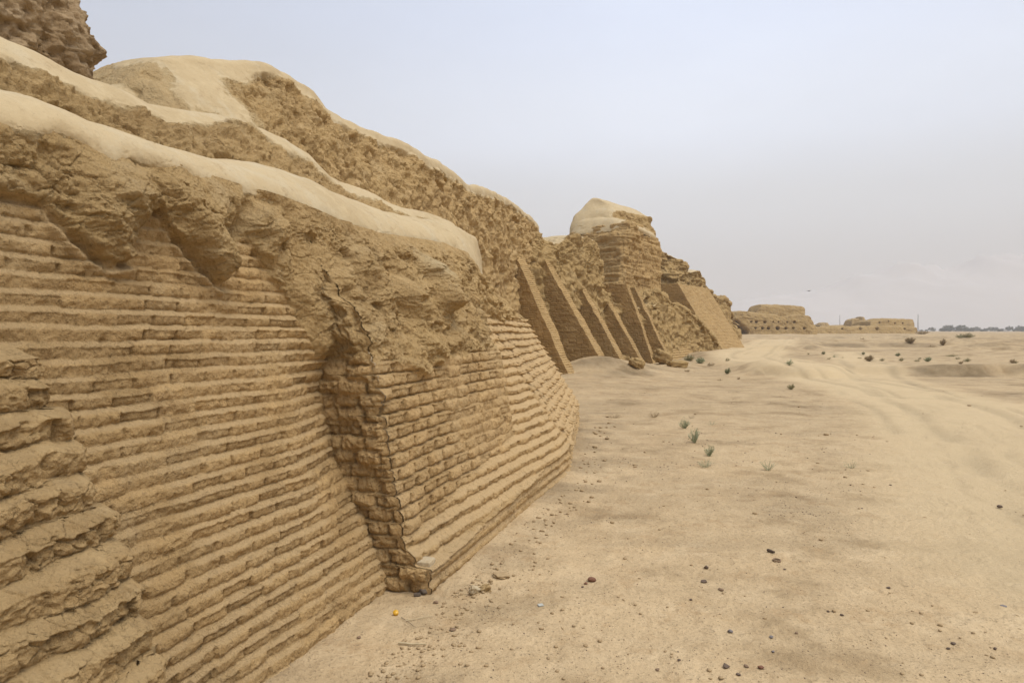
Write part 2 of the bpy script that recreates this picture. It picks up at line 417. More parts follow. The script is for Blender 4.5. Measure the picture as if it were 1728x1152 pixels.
sN = .35 + np.clip(w / wl, 0, 1) * (send * .75 + send0 * .25 - .35)
turn = np.clip((w - wl) / (1 - wl), 0, 1)
p3 = wpt(sN, dN(zz), zz)
rel, tt, rr, ee = bricks(sN, zw, hN, .27, 5.0, .60, .74, wave=0, joint=.040, jw=.014, rnd=.026, ragged=.20, bulge=.008, hj=.016)
wd, wi = worley(sN * 15 + .9 * fbm(p3, 7, 3, .6), zz * 15 + .9 * fbm(p3, 7, 3, .6, seed=4), 2.)
rel = rel + (wi - .5) * .014 - .010 * np.exp(-(wd / .06) ** 2) * sm(-.4, .2, vn(p3 * 3.)) - .022 * (rr > .88) * sm(1.1, .8, tt)
rel = rel + erosion(p3, 1.35, 5.) + .006 * fbm(p3, 40, 3, .6) + .010 * fbm(p3, 14, 3, .6, True) + .03 * fbm(p3, 3.2, 3, seed=6)
edgeround = sm(.05, 0, send - sN) * .035
dd = dN(zz) + rel - edgeround
dd = dd * (1 - turn) + (dA(zz) - .10) * turn
sN = sN + turn * (.012 * vn(p3 * 20)) - .03 * turn
P = wpt(sN, dd, zz)
# top: treads back to the wall in two rows
top = P[-1:].copy(); back = wpt(sN[-1:], dA(zz[-1:]) - .12, zz[-1:] + .04 + .02 * vn(p3[-1:] * 6))
tp = crom(np.concatenate([top, top * .5 + back * .5 + np.array([0, 0, .02]), back]), 40)[1:]
tp = tp + np.stack([0 * tp[..., 0], 0 * tp[..., 0], .02 * fbm(tp, 7, 3) + .03 * vn(tp * 4)], -1) * np.linspace(.1, 1, len(tp))[:, None, None]
grid('brick_courses', np.concatenate([P, tp]), earth('cracked_mudbrick', (.355, .236, .108), (.42, .284, .132), (.47, .322, .152), speck=.5, cracks=.7, crack_scale=15, rough_bump=1.6, grain=1.6, dustc=(.47, .335, .17)), butt,
     attrs=dict(tone=np.concatenate([(rr - .5) * .12, np.zeros(tp.shape[:2])]), dust=np.concatenate([sm(1.0, 1.2, tN / .74) * .3, np.full(tp.shape[:2], .3)])))

# ------------------------------------------------------------------ corner bastion: brick front, stepped glacis, mud top
bast = thing('corner_bastion', 'projecting mudbrick bastion with squared near corner, stepped lower slope and rough mud top', 'bastion', wpt(6, -1.9, 0))
S0 = 3.98; S1 = 12.25
sx = np.concatenate([np.linspace(S0, 7.2, 760), np.linspace(7.2, S1, 640)[1:]])
nV = 430
S = np.broadcast_to(sx[None, :], (nV, len(sx))).copy()
v = np.linspace(0, 1, nV)[:, None] ** .93
zt = zl1(S) + .02
Z = -.12 + v * (zt + .12)
pl = .15 + .05 * np.clip(S - 4.5, 0, 4)               # height of the upright plinth
zc = np.maximum(Z, pl)
def fC1(s, z): return -1.716 - .15 * np.clip(6.65 - s, 0, 3) / 2.65 - .56 * z
def fC2(s, z): return -.125 - .1937 * s - .66 * z
dC1 = np.maximum(fC1(S, zc), np.where(Z < pl + .02, -1.865 - 0 * S, -9)) ; dC2 = fC2(S, zc)
kk = np.exp(-((dC1 - dC2) / .05) ** 2) * .012
dC = np.minimum(dC1, dC2) - kk
c2 = sm(-.03, .03, dC1 - dC2)                          # 1 on the far, sunlit flank
dB = -1.99 - .17 * Z - .30 * sm(6.45, 6.80, S) - 3 * sm(6.66, 6.9, S)
isC = sm(-.012, .012, dC - dB)
p3 = wpt(S, dC, Z)
rC, tC, _r2, eC = bricks(S + .0, Z, .092, .24, 9.0, .62, .52, joint=.015, jw=.016, rnd=.012, ragged=.10, bulge=.006)
rS, tS, _, eS = bricks(S, Z, .098, .30, 12.0, .70, .46, wave=.02, joint=.06, jw=.065, rnd=.025, ragged=.16, bulge=.05)
rC = rC * (1 - c2) + rS * c2
rC = np.where(Z < pl, np.minimum(rC, .05) * .4 + .02 * np.sign(np.sin(Z * 70)) * .3, rC)
rB, tB, _r1, eB = bricks(S, Z, .088, .235, 15.0, .09, .88, wave=.007, joint=.040, jw=.014, rnd=.014, ragged=.07, bulge=.012, hj=.026)
rel = rC * isC + rB * (1 - isC) + erosion(p3, .95, 9.)
tone = (_r1 * (1 - isC) + _r2 * isC - .5) * .18
dst = .38 * (1 - isC) * sm(-.5, .4, fbm(p3, 1.6, 3)) + isC * (np.maximum(sm(.85, 1.1, tC) * (1 - c2), c2 * (.45 + .4 * sm(.8, 1.2, tS)))) * .9
base = np.maximum(dB, dC)
# mud above the brickwork
zm = np.interp(S, [3.9, 4.3, 4.7, 5.06, 5.6, 6.3, 6.7, 6.9, 7.4, 8.5, 10, 12.3], [1.50, 1.44, 1.38, 1.46, 1.48, 1.50, 1.55, 1.80, 1.90, 1.80, 1.85, 1.9])
zmn = zm + .035 * vn(p3 * 3.5) + .03 * vn(p3 * 9)
mask = sm(-.01, .05, Z - zmn)
tz = np.clip((Z - zm) / np.maximum(zt - zm, .05), 0, 1)
dlo = np.maximum(-1.99 - .17 * zm - .30 * sm(6.3, 6.9, S) * 1.2, 0 * S - 9)
dlo = np.where(S > 6.7, np.minimum(fC1(S, zm), fC2(S, zm)), dlo)
dM = dlo + (dface(S) - dlo) * (tz ** .85) + .055 * np.sin(np.pi * tz) ** .8
rm = .03 * sm(0, .3, tz) + mud(p3 * 1.6 + 20, .62, seed=6, pits=.7)
def bl(px, py, d, ws, wz, amp):
    s_, _, z_ = onplane(px, py, -d); return s_, z_, ws, wz, amp
rm = rm - .13 * np.exp(-((S - S0) / .09) ** 2) * sm(.0, .25, tz)
smooth_cap = np.zeros_like(S)
# hanging lumps (two small, one large with a smooth cap) and the shoulder at the corner
for px, py, d, ws, wz, a, cap in ((768, 482, -2.32, .15, .24, .26, 1), (706, 505, -2.36, .10, .16, .13, 0), (655, 470, -2.42, .09, .20, .10, 0),
                                  (615, 545, -2.28, .16, .15, .10, 0), (848, 470, -2.95, .35, .10, .08, .6), (740, 580, -2.25, .5, .07, .05, 0)):
    s_, _, z_ = onplane(px, py, -d)
    e = ((S - s_) / ws) ** 4 + ((Z - z_) / wz) ** 4
    bump = np.exp(-e); rm = rm + a * bump
    if cap: smooth_cap = np.maximum(smooth_cap, cap * np.exp(-((S - s_) / (ws * 1.1)) ** 4 - ((Z - z_ - wz * .75) / (wz * .38)) ** 2))
for px, py, d, ws, wz, a in ((650, 440, -2.5, .05, .10, .16), (625, 455, -2.45, .05, .22, .12), (720, 520, -2.35, .05, .09, .12), (735, 545, -2.3, .04, .1, .10), (690, 430, -2.55, .06, .05, .07), (800, 520, -2.45, .05, .2, .1)):
    s_, _, z_ = onplane(px, py, -d); rm = rm - a * np.exp(-((S - s_) / ws) ** 2 - ((Z - z_) / wz) ** 2)
ease = sm(.22, .0, zt - Z)
rm = rm * (1 - .75 * ease * (1 - .5 * sm(7.4, 8.4, S)))
rm = rm - smooth_cap * mud(p3 * 1.5 + 20, .62, seed=6)
D = (base + rel) * (1 - mask) + (dM + rm) * mask
# close the near end and the far end of the shell
D[:, -1] = -6.0; S[:, -1] += .3
P = wpt(S, D, Z)
P[:, 0] = P[:, 1] - (P[:, 2] - P[:, 1])
fm = (mask[:-1, :-1] + mask[1:, 1:]) * .5 > .5
stp = (((isC[:-1, :-1] + isC[1:, 1:]) * .5) > .5) & ~fm
grid('stepped_slope', P, M_BRICK, bast, keep=stp, attrs=dict(tone=tone, dust=dst))
grid('brick_front', P, M_BRICK, bast, keep=~stp & ~fm, attrs=dict(tone=tone, dust=dst))
o_ = grid('mud_top', P, M_MUD, bast, keep=fm, attrs=dict(dust=np.clip(smooth_cap, 0, 1)))
Dfront0 = D[:, 1].copy(); Zfront0 = Z[:, 1].copy()

# end face of the bastion (turned towards the near bay)
nW, nV = 200, 460
zE = np.linspace(-.12, 2.45, nV)[:, None]; wE = np.linspace(0, 1, nW)[None, :]
zE = np.broadcast_to(zE, (nV, nW)).copy()
din = dA(zE) - .26; dout = np.interp(zE, Zfront0, Dfront0) - .004
dE = din + wE * (dout - din)
p3 = wpt(3.98, dE, zE)
rE, tE, _re, eE = bricks(dE * 1.0, zE, .092, .19, 21.0, .0, .86, joint=.024, jw=.013, rnd=.016, ragged=.16, bulge=.014, hj=.016)
rE = rE + erosion(p3, 1.6, 21.)
mk = sm(-.02, .08, zE - 1.47 - .04 * vn(p3 * 6))
mE = -.01 + mud(p3 * 1.25 + 40, .62, seed=9, pits=.6, strat=2.0) - .10 * sm(1.6, 2.1, zE) * (1 - wE)
rr_ = rE * (1 - mk) + mE * mk
rr_ = np.maximum(rr_ + .012, -.022) * sm(0, .06, (1 - wE) * np.abs(dout - din) + .0) - .0
sE = 3.975 - np.maximum(rr_, -.2) + .02 * (1 - wE) - .05 * sm(1.7, 2.2, zE) * (1 - wE)
P = wpt(sE, dE, zE)
fm = (mk[:-1, :-1] + mk[1:, 1:]) * .5 > .5
grid('end_brickwork', P, M_BRICK, bast, keep=~fm, attrs=dict(tone=(_re - .5) * .2))
grid('end_mud', P, M_MUD, bast, keep=fm)

# ------------------------------------------------------------------ lower terrace: smooth rounded crest that caps wall and bastion
def loft(s_arr, knots, nv):
    """knots: list of (d(s), z(s)); smooth surface through them, first axis up the section"""
    K = np.stack([wpt(s_arr, d, z) for d, z in knots]); return crom(K, nv)

ter = thing('lower_terrace', 'long smooth rounded mud crest capping the stepped wall and the bastion', 'terrace', wpt(6, -3.2, 2.6))
s_ = np.linspace(.45, 12.4, 1500)
zf, z1 = zl1(s_), zt1(s_); df = dface(s_)
far = sm(8.6, 9.6, s_); wob = .04 * vn(xyz(s_ * 1.3, 2.0))
d1 = np.minimum(-3.2, df - .15)
P = loft(s_, [(df - .10, zf - .16), (df - .012, zf - .02), (df * .72 + d1 * .28, zf * .50 + z1 * .50), (d1 + .06 + wob, z1 - .03), (d1 - .14 + wob, z1 + .0),
              (d1 - .34, z1 - .05 - .1 * far), (d1 - .65, z1 - .16 - .4 * far), (d1 - 1.1, z1 - .3 - .6 * far)], 220)
n = normals(P, np.array([NX, NY, 1.5]))
p = P.astype(np.float32)
v = np.linspace(0, 1, 220)[:, None]
lowmask = sm(.21, .07, v + .05 * fbm(p, 3.0, 4))      # the flaking lower lip
rgh = np.maximum(lowmask, sm(8.9, 9.3, s_)[None, :] * .7)
disp = (.05 * fbm(p, .9, 3) + .010 * fbm(p, 5, 3)) * (1 - .5 * sm(8.4, 8.9, s_)[None, :]) + .0012 * fbm(p, 40, 2) + rgh * (.45 * mud(p * 1.6, .5, seed=12) - .02)
wd, wi = worley(fbm(p, 1.2, 2) + s_[None, :] * 3, v * 5 + .5 * fbm(p, 2, 2, seed=8), 4.)
disp = disp - .008 * np.exp(-(wd / .02) ** 2) * sm(.1, .4, vn(p * 1.9))
P = P + n * disp[..., None] * sm(0, .12, v)[..., None]
fm = (lowmask[:-1, :-1] + lowmask[1:, 1:]) * .5 > .5
fm = fm | (np.broadcast_to(s_[None, :-1], fm.shape) > 8.9)
grid('smooth_crest', P, M_CREST, ter, keep=~fm)
grid('flaking_lip', P, M_MUD, ter, keep=fm, attrs=dict(dust=np.clip((1 - lowmask) * 2, 0, 1) * .95))

# ------------------------------------------------------------------ upper terrace: rough band below a second smooth crest
ter2 = thing('upper_terrace', 'second mud terrace above the lower crest, a rough pitted band under a smooth pale ridge', 'terrace', wpt(6, -4.2, 3.4))
s_ = np.linspace(.3, 11.6, 1200)
z1, z2 = zt1(s_), zt2(s_)
zb_ = np.minimum(z1 - .25, z2 - .5)
crest_w = np.interp(s_, [0, 3.2, 4.6, 5.0, 5.5, 7.3, 7.6, 9, 10.5, 12], [.16, .15, .10, .03, .14, .12, .16, .15, .12, .1])
P = loft(s_, [(-3.55 + 0 * s_, zb_ - .1), (-3.72 + 0 * s_, zb_ * .7 + z2 * .3 - .03), (-3.92 + 0 * s_, zb_ * .35 + z2 * .65), (-4.10 + 0 * s_, z2 - .12), (-4.25 + 0 * s_, z2 - .01),
              (-4.5 + 0 * s_, z2 - .02), (-4.9 + 0 * s_, z2 - .10), (-5.4 + 0 * s_, z2 - .3)], 260)
n = normals(P, np.array([NX, NY, 1.0])); p = P.astype(np.float32); v = np.linspace(0, 1, 260)[:, None]
hz = (np.broadcast_to(z2[None, :], P.shape[:2]) - P[..., 2])      # depth below the crest
smo = sm(.9, .55, hz / crest_w[None, :] * .55 + .22 * fbm(p, 1.7, 4) + .12 * fbm(p, 7, 3)) 
smo = np.where(v > .62, 1, smo) * (1 - .85 * sm(.35, .0, np.abs(s_ - 5.05))[None, :] * sm(.7, .5, v))
disp = (.06 * fbm(p, .9, 3) + .008 * fbm(p, 6, 3)) + (1 - smo) * (mud(p * 1.7 + 7, .62, seed=14) - .02)
P = P + n * disp[..., None]
fm = (smo[:-1, :-1] + smo[1:, 1:]) * .5 > .5
grid('smooth_ridge', P, M_CREST, ter2, keep=fm)
grid('rough_band', P, M_MUD, ter2, keep=~fm, attrs=dict(dust=np.clip(smo * 2, 0, 1) * .95))

# ------------------------------------------------------------------ high rampart behind the terraces
UTOP = [(205, 137), (228, 114), (270, 92), (340, 95), (380, 100), (460, 109), (490, 124), (530, 149), (550, 174), (580, 194), (620, 209), (680, 239), (720, 261), (760, 284), (800, 311), (840, 324), (870, 344), (900, 369), (922, 394), (933, 406)]
u = []
for x, y in UTOP:
    d = -6.0 if x < 700 else -6.0 - 2.0 * (x - 700) / 230
    a, _, c = onplane(x, y, -d); u.append((a, d, c))
u = np.array(u)
ramp_ = thing('high_rampart', 'high rough pitted mud rampart behind both smooth terraces, reaching to the first thin buttress', 'rampart', wpt(14, -6, 0))
s_ = np.concatenate([np.linspace(4.3, 12, 900), np.linspace(12, 27.5, 700)[1:]])
us = np.concatenate([[4.0, 4.9], u[:, 0], [28.5]]); ud = np.concatenate([[-6.2, -6.1], u[:, 1], [-8.3]]); uz = np.concatenate([[3.2, 3.7], u[:, 2], [5.2]])
zt_ = np.interp(s_, us, uz) + .05 * fbm(xyz(s_, 1.0), 1.3, 3); dt = np.interp(s_, us, ud)
zb_ = np.interp(s_, [4, 10, 12.5, 14.5], [3.1, 3.0, 1.8, -.3]); db_ = np.interp(s_, [4, 10, 13, 16, 20, 23, 28], [-4.75, -4.9, -5.5, -6.3, -7.1, -7.4, -7.8])
P = loft(s_, [(db_, zb_), (db_ * .72 + dt * .28, zb_ * .7 + zt_ * .3), (db_ * .42 + dt * .58, zb_ * .35 + zt_ * .65), (db_ * .12 + dt * .88, zb_ * .1 + zt_ * .9), (dt - .05, zt_), (dt - .6, zt_ - .02), (dt - 1.6, zt_ - .25), (dt - 3.2, zt_ - 1.4)], 420)
n = normals(P, np.array([NX, NY, .6])); p = P.astype(np.float32); v = np.linspace(0, 1, 420)[:, None]
hz = np.broadcast_to(zt_[None, :], P.shape[:2]) - P[..., 2]
smo = np.maximum(sm(.70, .40, hz / .42 + .35 * fbm(p, 1.3, 4)), sm(.56, .60, v))
left = sm(6.9, 6.4, np.broadcast_to(s_[None, :], smo.shape) + .3 * fbm(p, 1.6, 3))
lp = sm(-.18, .22, fbm(p, 1.5, 5, .6, seed=3) + .25 - .6 * np.exp(-((np.broadcast_to(s_[None, :], smo.shape) - 5.55) / .28) ** 2) * sm(1.1, .5, hz))
smo = smo * (1 - left) + left * (.25 + .75 * lp)
rg = (1 - smo)
disp = .10 * fbm(p, .7, 3) + .010 * fbm(p, 6, 3) + rg * (mud(p, .95, seed=17, pits=1.2, strat=1.2) - .02) * (1 - .7 * sm(6.8, 6.3, s_))[None, :]
under = sm(11, 14, s_)[None, :] * .35 * np.exp(-((P[..., 2] - 2.9) / .9) ** 2) * sm(-.2, .5, vn(xyz(s_ * .55, 3.0)))[None, :]
P = P + n * (disp - under)[..., None]
fm = (smo[:-1, :-1] + smo[1:, 1:]) * .5 > .5
grid('dusty_top', P, M_CREST, ramp_, keep=fm)
grid('rough_face', P, M_MUD, ramp_, keep=~fm, attrs=dict(dust=np.clip(smo * 2, 0, 1) * .95))

# ------------------------------------------------------------------ stump of a tower at the top left
def ring_loft(rows, nv, nu, round_=.12):
    """rows: list of (list of K (x,y) corners, z); closed section, corners rounded"""
    out = []
    for cs, z in rows:
        cs = np.array(cs, float); K = len(cs)
        pts = []
        for i in range(K):
            a, b = cs[i], cs[(i + 1) % K]
            for t in np.linspace(0, 1, 16, endpoint=False): pts.append(a + (b - a) * t)
        pts = np.array(pts)
        for _ in range(int(round_ * 100)):
            pts = .25 * np.roll(pts, 1, 0) + .5 * pts + .25 * np.roll(pts, -1, 0)
        seg = np.linalg.norm(np.roll(pts, -1, 0) - pts, axis=1); acc = np.concatenate([[0], np.cumsum(seg)])
        tt = np.linspace(0, acc[-1], nu, endpoint=False); cl = np.vstack([pts, pts[:1]])
        xy = np.stack([np.interp(tt, acc, cl[:, 0]), np.interp(tt, acc, cl[:, 1])], 1)
        zc_ = np.asarray(z, float)
        out.append(np.column_stack([xy, np.full(nu, zc_)]))
    return crom(np.array(out), nv)

def ring_normals(P):
    Q = np.concatenate([P[:, -1:], P, P[:, :1]], 1)
    c = P.mean(axis=(0, 1)); n = normals(Q, np.concatenate([P[:, -1:], P, P[:, :1]], 1) - c)[:, 1:-1]
    return n

stump = thing('tower_stump', 'dark rough mud stump rising out of the upper terrace at the top left corner', 'tower', wpt(3.4, -5.2, 3.3))
def box_sd(s0, s1, d0, d1): return [tuple(wpt(s, d, 0)[:2]) for s, d in ((s0, d0), (s1, d0), (s1, d1), (s0, d1))]
rows = [(box_sd(1.0, 4.36, -4.75, -7.2), 3.0), (box_sd(1.0, 4.38, -4.72, -7.2), 3.6), (box_sd(1.0, 4.33, -4.72, -7.1), 4.0), (box_sd(1.1, 4.15, -4.8, -7.0), 4.3), (box_sd(1.2, 3.75, -4.9, -6.8), 4.6), (box_sd(1.5, 3.5, -5.1, -6.4), 5.0), (box_sd(2.0, 2.8, -5.5, -6.0), 5.15)]
P = ring_loft(rows, 230, 620, .10)
n = ring_normals(P); p = P.astype(np.float32)
P = P + n * (.07 * fbm(p, 1.1, 3) + mud(p * 1.3, .95, seed=23, pits=1.3))[..., None]
P[-1] = P[-1].mean(0)
grid('rough_block', P, earth('dark_mud', (.25, .17, .09), (.32, .225, .125), (.38, .275, .16), speck=.5, cracks=.8, crack_scale=6, rough_bump=1.3), stump, wrap=True)

# ------------------------------------------------------------------ patches of rough earth work, from control points
def patch(name, rows, nv, nu, mat, parent, amp=1.0, seed=0., scale=1.0, ref=None, smooth_top=None, extra=None, fine=True, strat=1.0, lowamp=.12, pits=1.0, mat_top=None, top_name='dusty_top'):
    """rows (bottom to top, then over the back) of world points"""
    K = crom(np.array(rows, float), nv); K = crom(np.swapaxes(K, 0, 1), nu); P = np.swapaxes(K, 0, 1)
    n = normals(P, np.array(ref if ref is not None else (.5, -1, .5))); p = P.astype(np.float32)
    up = sm(.62, .9, n[..., 2] + .22 * fbm(p, 1.0 * scale, 3)) if smooth_top else np.zeros(P.shape[:2])
    disp = lowamp * fbm(p, .5 * scale, 3, seed=seed) + (1 - up) * mud(p, amp, fine, strat=strat, seed=seed, scale=scale, pits=pits)
    if extra is not None: disp = disp + extra(P)
    P = P + n * disp[..., None]
    if smooth_top and mat_top is not None:
        fm = (up[:-1, :-1] + up[1:, 1:]) * .5 > .5
        grid(top_name, P, mat_top, parent, keep=fm)
        return grid(name, P, mat, parent, keep=~fm)
    return grid(name, P, mat, parent)

def prow(pxs, pys, Ys): return [at(x, y, Y) for x, y, Y in zip(pxs, pys, Ys)]

def fbrick(s, z, h, L, seed, k, tf, jd=.02, rnd=.01):
    p = xyz(s, z, seed)
    zz = z + .02 * vn(p * .7) + .010 * vn(p * 3.1)
    i = np.floor(zz / h); t = zz / h - i
    b = (s + hsh(i, seed) * L) / L; j = np.floor(b); fb = b - j; r = hsh(i, j, seed)
    step = k * h * np.where(t < tf, t, tf * (1 - (t - tf) / (1 - tf)))
    e = np.minimum(fb, 1 - fb) * L
    o = step - jd * np.exp(-(e / .02) ** 2) * (t < tf) * .6 - jd * np.exp(-((t - .04) / .10) ** 2) * sm(-.5, .3, vn(p * 1.7 + 4)) + (r - .5) * 2 * rnd
    o = o + .015 * fbm(p, 2.5, 3) + .010 * fbm(p, 9, 2)
    return o, r, t

def wedge(toe, apex, width, az, label, h=.08, ybase=-.9, res=(70, 420), group='thin sloping buttresses of the far wall', name='wedge_buttress', front_k=1.0):
    """a sloping brick buttress: toe and apex are the foot and the top of its near edge"""
    toe = np.array(toe, float); apex = np.array(apex, float)
    u2 = np.array([math.sin(az), math.cos(az), 0])
    out = toe - apex; out[2] = 0; run = np.linalg.norm(out); out /= run
    slope = (apex[2] - toe[2]) / run
    if toe[2] > ybase:                                   # carry the foot down into the ground
        toe = toe + out * (toe[2] - ybase) / slope + np.array([0, 0, ybase - toe[2]])
    b = thing(name, label, 'buttress', toe + np.array([0, 0, -ybase]), group)
    H = apex[2] - toe[2]; run = np.linalg.norm((toe - apex)[:2]); k = run / H
    nW, nH = res
    w = np.linspace(0, 1, nW)[None, :]; v = np.linspace(0, 1, nH)[:, None]
    Zz = toe[2] + v * H + 0 * w
    base = toe[None, None] + (apex - toe)[None, None] * v[..., None] + u2 * (w * width)[..., None]
    rel, r, t = fbrick(w * width + 0 * v, Zz, h, .3, toe[0], k * .8, .60, .014, .010)
    edge_n = .03 * fbm(base.astype(np.float32), 4, 3) + .05 * fbm(base.astype(np.float32), 1.1, 3)
    P = base + out * (rel + edge_n - .02)[..., None] - np.array([0, 0, 0.])
    near_edge = P[:, 0].copy()
    grid('sloping_front', P, M_FARB, b, attrs=dict(tone=(r - .5) * .16, dust=sm(.55, .9, t) * .55))
    # near side: upright face with thin joints
    nS_ = 150
    q = np.linspace(0, 1, nS_)[None, :]
    inner = apex - out * 1.2; back = np.broadcast_to(np.array([inner[0], inner[1], 0]), near_edge.shape).copy(); back[:, 2] = near_edge[:, 2]
    Pn = back[:, None] * (1 - q[..., None]) + near_edge[:, None] * q[..., None]
    dist = np.linalg.norm((Pn - back[:, None])[..., :2], axis=-1)
    rel, r, t = fbrick(dist, Pn[..., 2], h, .3, toe[0] + 3, 0.0, .9, .030, .010)
    fade = sm(1.0, .93, q)
    P2 = Pn - u2 * (rel * fade)[..., None]
    grid('near_side', P2, M_FARB, b, attrs=dict(tone=(r - .5) * .16))
    far_edge = P[:, -1].copy(); back2 = back + u2 * width
    P3 = far_edge[:, None] * (1 - q[..., None]) + back2[:, None] * q[..., None]
    grid('far_side', P3[::6, ::8], M_FARB, b)
    return b

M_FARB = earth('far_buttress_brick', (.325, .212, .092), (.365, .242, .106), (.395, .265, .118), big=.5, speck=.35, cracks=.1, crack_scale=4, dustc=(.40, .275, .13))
AZ2 = radians(29)
specs = [((962, 640), 23.8, (868, 426), .66, 'first thin sloping buttress, nearest to the bastion, its stepped front reaching the sand'),
         ((1005, 592), 26.0, (919, 438), .60, 'second thin sloping buttress, its foot buried by the sand mound beside the first one'),
         ((1047, 606), 28.0, (978, 481), .55, 'third thin sloping buttress, meeting the sand above the broken mud block'),
         ((1089, 623), 30.2, (1005, 474), .5, 'fourth thin sloping buttress, ending right of the broken mud block'),
         ((1108, 628), 31.2, (1057, 479), .40, 'fifth thin sloping buttress, standing under the dark corner of the watchtower'),
         ((1122, 592), 33.0, (1071, 485), .42, 'sixth thin sloping buttress, partly hidden behind the fifth, above fallen blocks')]
u2 = np.array([math.sin(AZ2), math.cos(AZ2), 0])
for (tx, ty), tY, (ax, ay), wd_, lab in specs:
    T = at(tx, ty, tY)
    # the apex lies in the upright plane through the toe that is square to the wall
    r = ray(ax, ay); tt = T[:2] @ u2[:2] / (r[:2] @ u2[:2]); A = np.array([r[0] * tt, tt, CAMZ + r[2] * tt])
    wedge(T, A, wd_, AZ2, lab)
# broad ramp buttress beyond them
T = at(1219, 603, 43.2); A = at(1144, 478, 45.5)
az_r = radians(33); ur = np.array([math.sin(az_r), math.cos(az_r), 0])
r = ray(1144, 478); tt = T[:2] @ ur[:2] / (r[:2] @ ur[:2]); A = np.array([r[0] * tt, tt, CAMZ + r[2] * tt])
wedge(T, A, 6.6, az_r, 'broad smooth sloping brick ramp buttress at the far end of the fortress wall', h=.10, name='ramp_buttress', group=None, res=(160, 340))

# ------------------------------------------------------------------ curtain wall behind the thin buttresses
cw = thing('curtain_wall', 'rough pitted mud curtain wall that rises behind the row of thin buttresses', 'wall', at(1000, 560, 31))
px = [880, 905, 930, 945, 955, 972, 990, 1001, 1008, 1014, 1024, 1042, 1065, 1090, 1108]
tp = [380, 392, 410, 404, 399, 400, 404, 409, 436, 470, 494, 508, 514, 510, 502]
Yt = np.array([27.4, 27.9, 28.5, 28.9, 29.3, 30, 30.8, 31.3, 31.7, 32.0, 32.5, 33.2, 34.2, 35.4, 36.4])
rows = [prow(np.array(px) + 14, [650] * len(px), Yt - 2.0), prow(np.array(px) + 8, 575 + 0 * np.array(tp), Yt - 1.4), prow(np.array(px) + 4, .5 * np.array(tp) + 262, Yt - 1.1),
        prow(np.array(px) + 1, np.array(tp) + 22, Yt - .6), prow(px, tp, Yt), [p + np.array([-1.2, 1.6, -.1]) for p in prow(px, tp, Yt)], [p + np.array([-2.5, 4, -1.2]) for p in prow(px, tp, Yt)]]
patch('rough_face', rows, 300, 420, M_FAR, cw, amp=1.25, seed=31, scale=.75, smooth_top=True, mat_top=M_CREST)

# ------------------------------------------------------------------ watchtower
TS = .945
tw = thing('watchtower', 'tall layered mudbrick watchtower with a pale smooth two-tiered crown', 'tower', (6, 40, 0))
def cz(y, Y): return CAMZ + (HOR - y) / F * Y
def cx(x, Y): return (x - 864) / F * Y
def rr4(L, A_, R_, B_): return [L, A_, R_, B_]
rows = [(rr4((1.9, 39.2), (5.65, 35.9), (9.5, 43.5), (5.5, 47)), .2), (rr4((2.3, 39.6), (5.75, 36.2), (9.55, 43.3), (5.6, 46.8)), 2.6), (rr4((2.5, 39.9), (5.82, 36.4), (9.55, 43.2), (5.7, 46.6)), cz(500, 36.5)),
        (rr4((2.75, 40.1), (6.05, 36.8), (9.62, 43.1), (5.8, 46.4)), cz(445, 37)), (rr4((3.0, 40.4), (6.45, 37.2), (9.5, 43), (5.9, 46.2)), cz(395, 37.2)),
        (rr4((3.35, 40.6), (6.7, 37.5), (9.2, 43), (5.9, 46)), cz(378, 37.5)), (rr4((3.5, 40.7), (6.4, 38.2), (9.0, 43), (5.9, 45.8)), cz(371, 38.0))]
def strata(P):
    return .07 * vn(np.stack([P[..., 0] * .5, P[..., 1] * .5, P[..., 2] * 3.3], -1).astype(np.float32)) + .05 * vn(np.stack([P[..., 0] * .8, P[..., 1] * .8, P[..., 2] * 7.5], -1).astype(np.float32))
P = ring_loft(rows, 330, 760, .03); n = ring_normals(P); p = P.astype(np.float32)
leftf = sm(-.1, -.5, n[..., 0])
rb, r_, t_ = fbrick(P[..., 0] * .8 + P[..., 1] * .6, P[..., 2], .13, .35, 5., 0., .9, .03, .02)
P = P + n * (strata(P) * (1 + .8 * leftf) + .55 * mud(p, 1.0, seed=41, scale=.8) + rb * .8 + .12 * fbm(p, .5, 3))[..., None]
P[-1] = P[-1].mean(0)
P = np.array([0, 0, CAMZ]) + TS * (P - np.array([0, 0, CAMZ]))
grid('brick_shaft', P, M_FARB, tw, wrap=True, attrs=dict(tone=(r_ - .5) * .1))
# crown: a pale ledge on the near side and a higher back hump
rows = [(rr4((3.1, 40.5), (6.55, 37.4), (9.35, 43), (5.9, 46)), cz(386, 37.4)), (rr4((3.25, 40.6), (6.6, 37.5), (9.3, 43), (5.9, 46)), cz(378, 37.5)), (rr4((3.6, 40.8), (6.0, 38.6), (8.9, 43.2), (5.9, 45.8)), cz(369, 38.8)),
        (rr4((4.0, 41.0), (5.4, 39.8), (8.0, 43.4), (5.9, 45.4)), cz(366, 40))]
P = ring_loft(rows, 60, 500, .10); n = ring_normals(P); p = P.astype(np.float32)
P = P + n * (.05 * fbm(p, .8, 3) + .02 * fbm(p, 3, 3))[..., None]; P[-1] = P[-1].mean(0) + np.array([0, 0, .02])
P = np.array([0, 0, CAMZ]) + TS * (P - np.array([0, 0, CAMZ]))
grid('pale_ledge', P, M_CREST, tw, wrap=True)
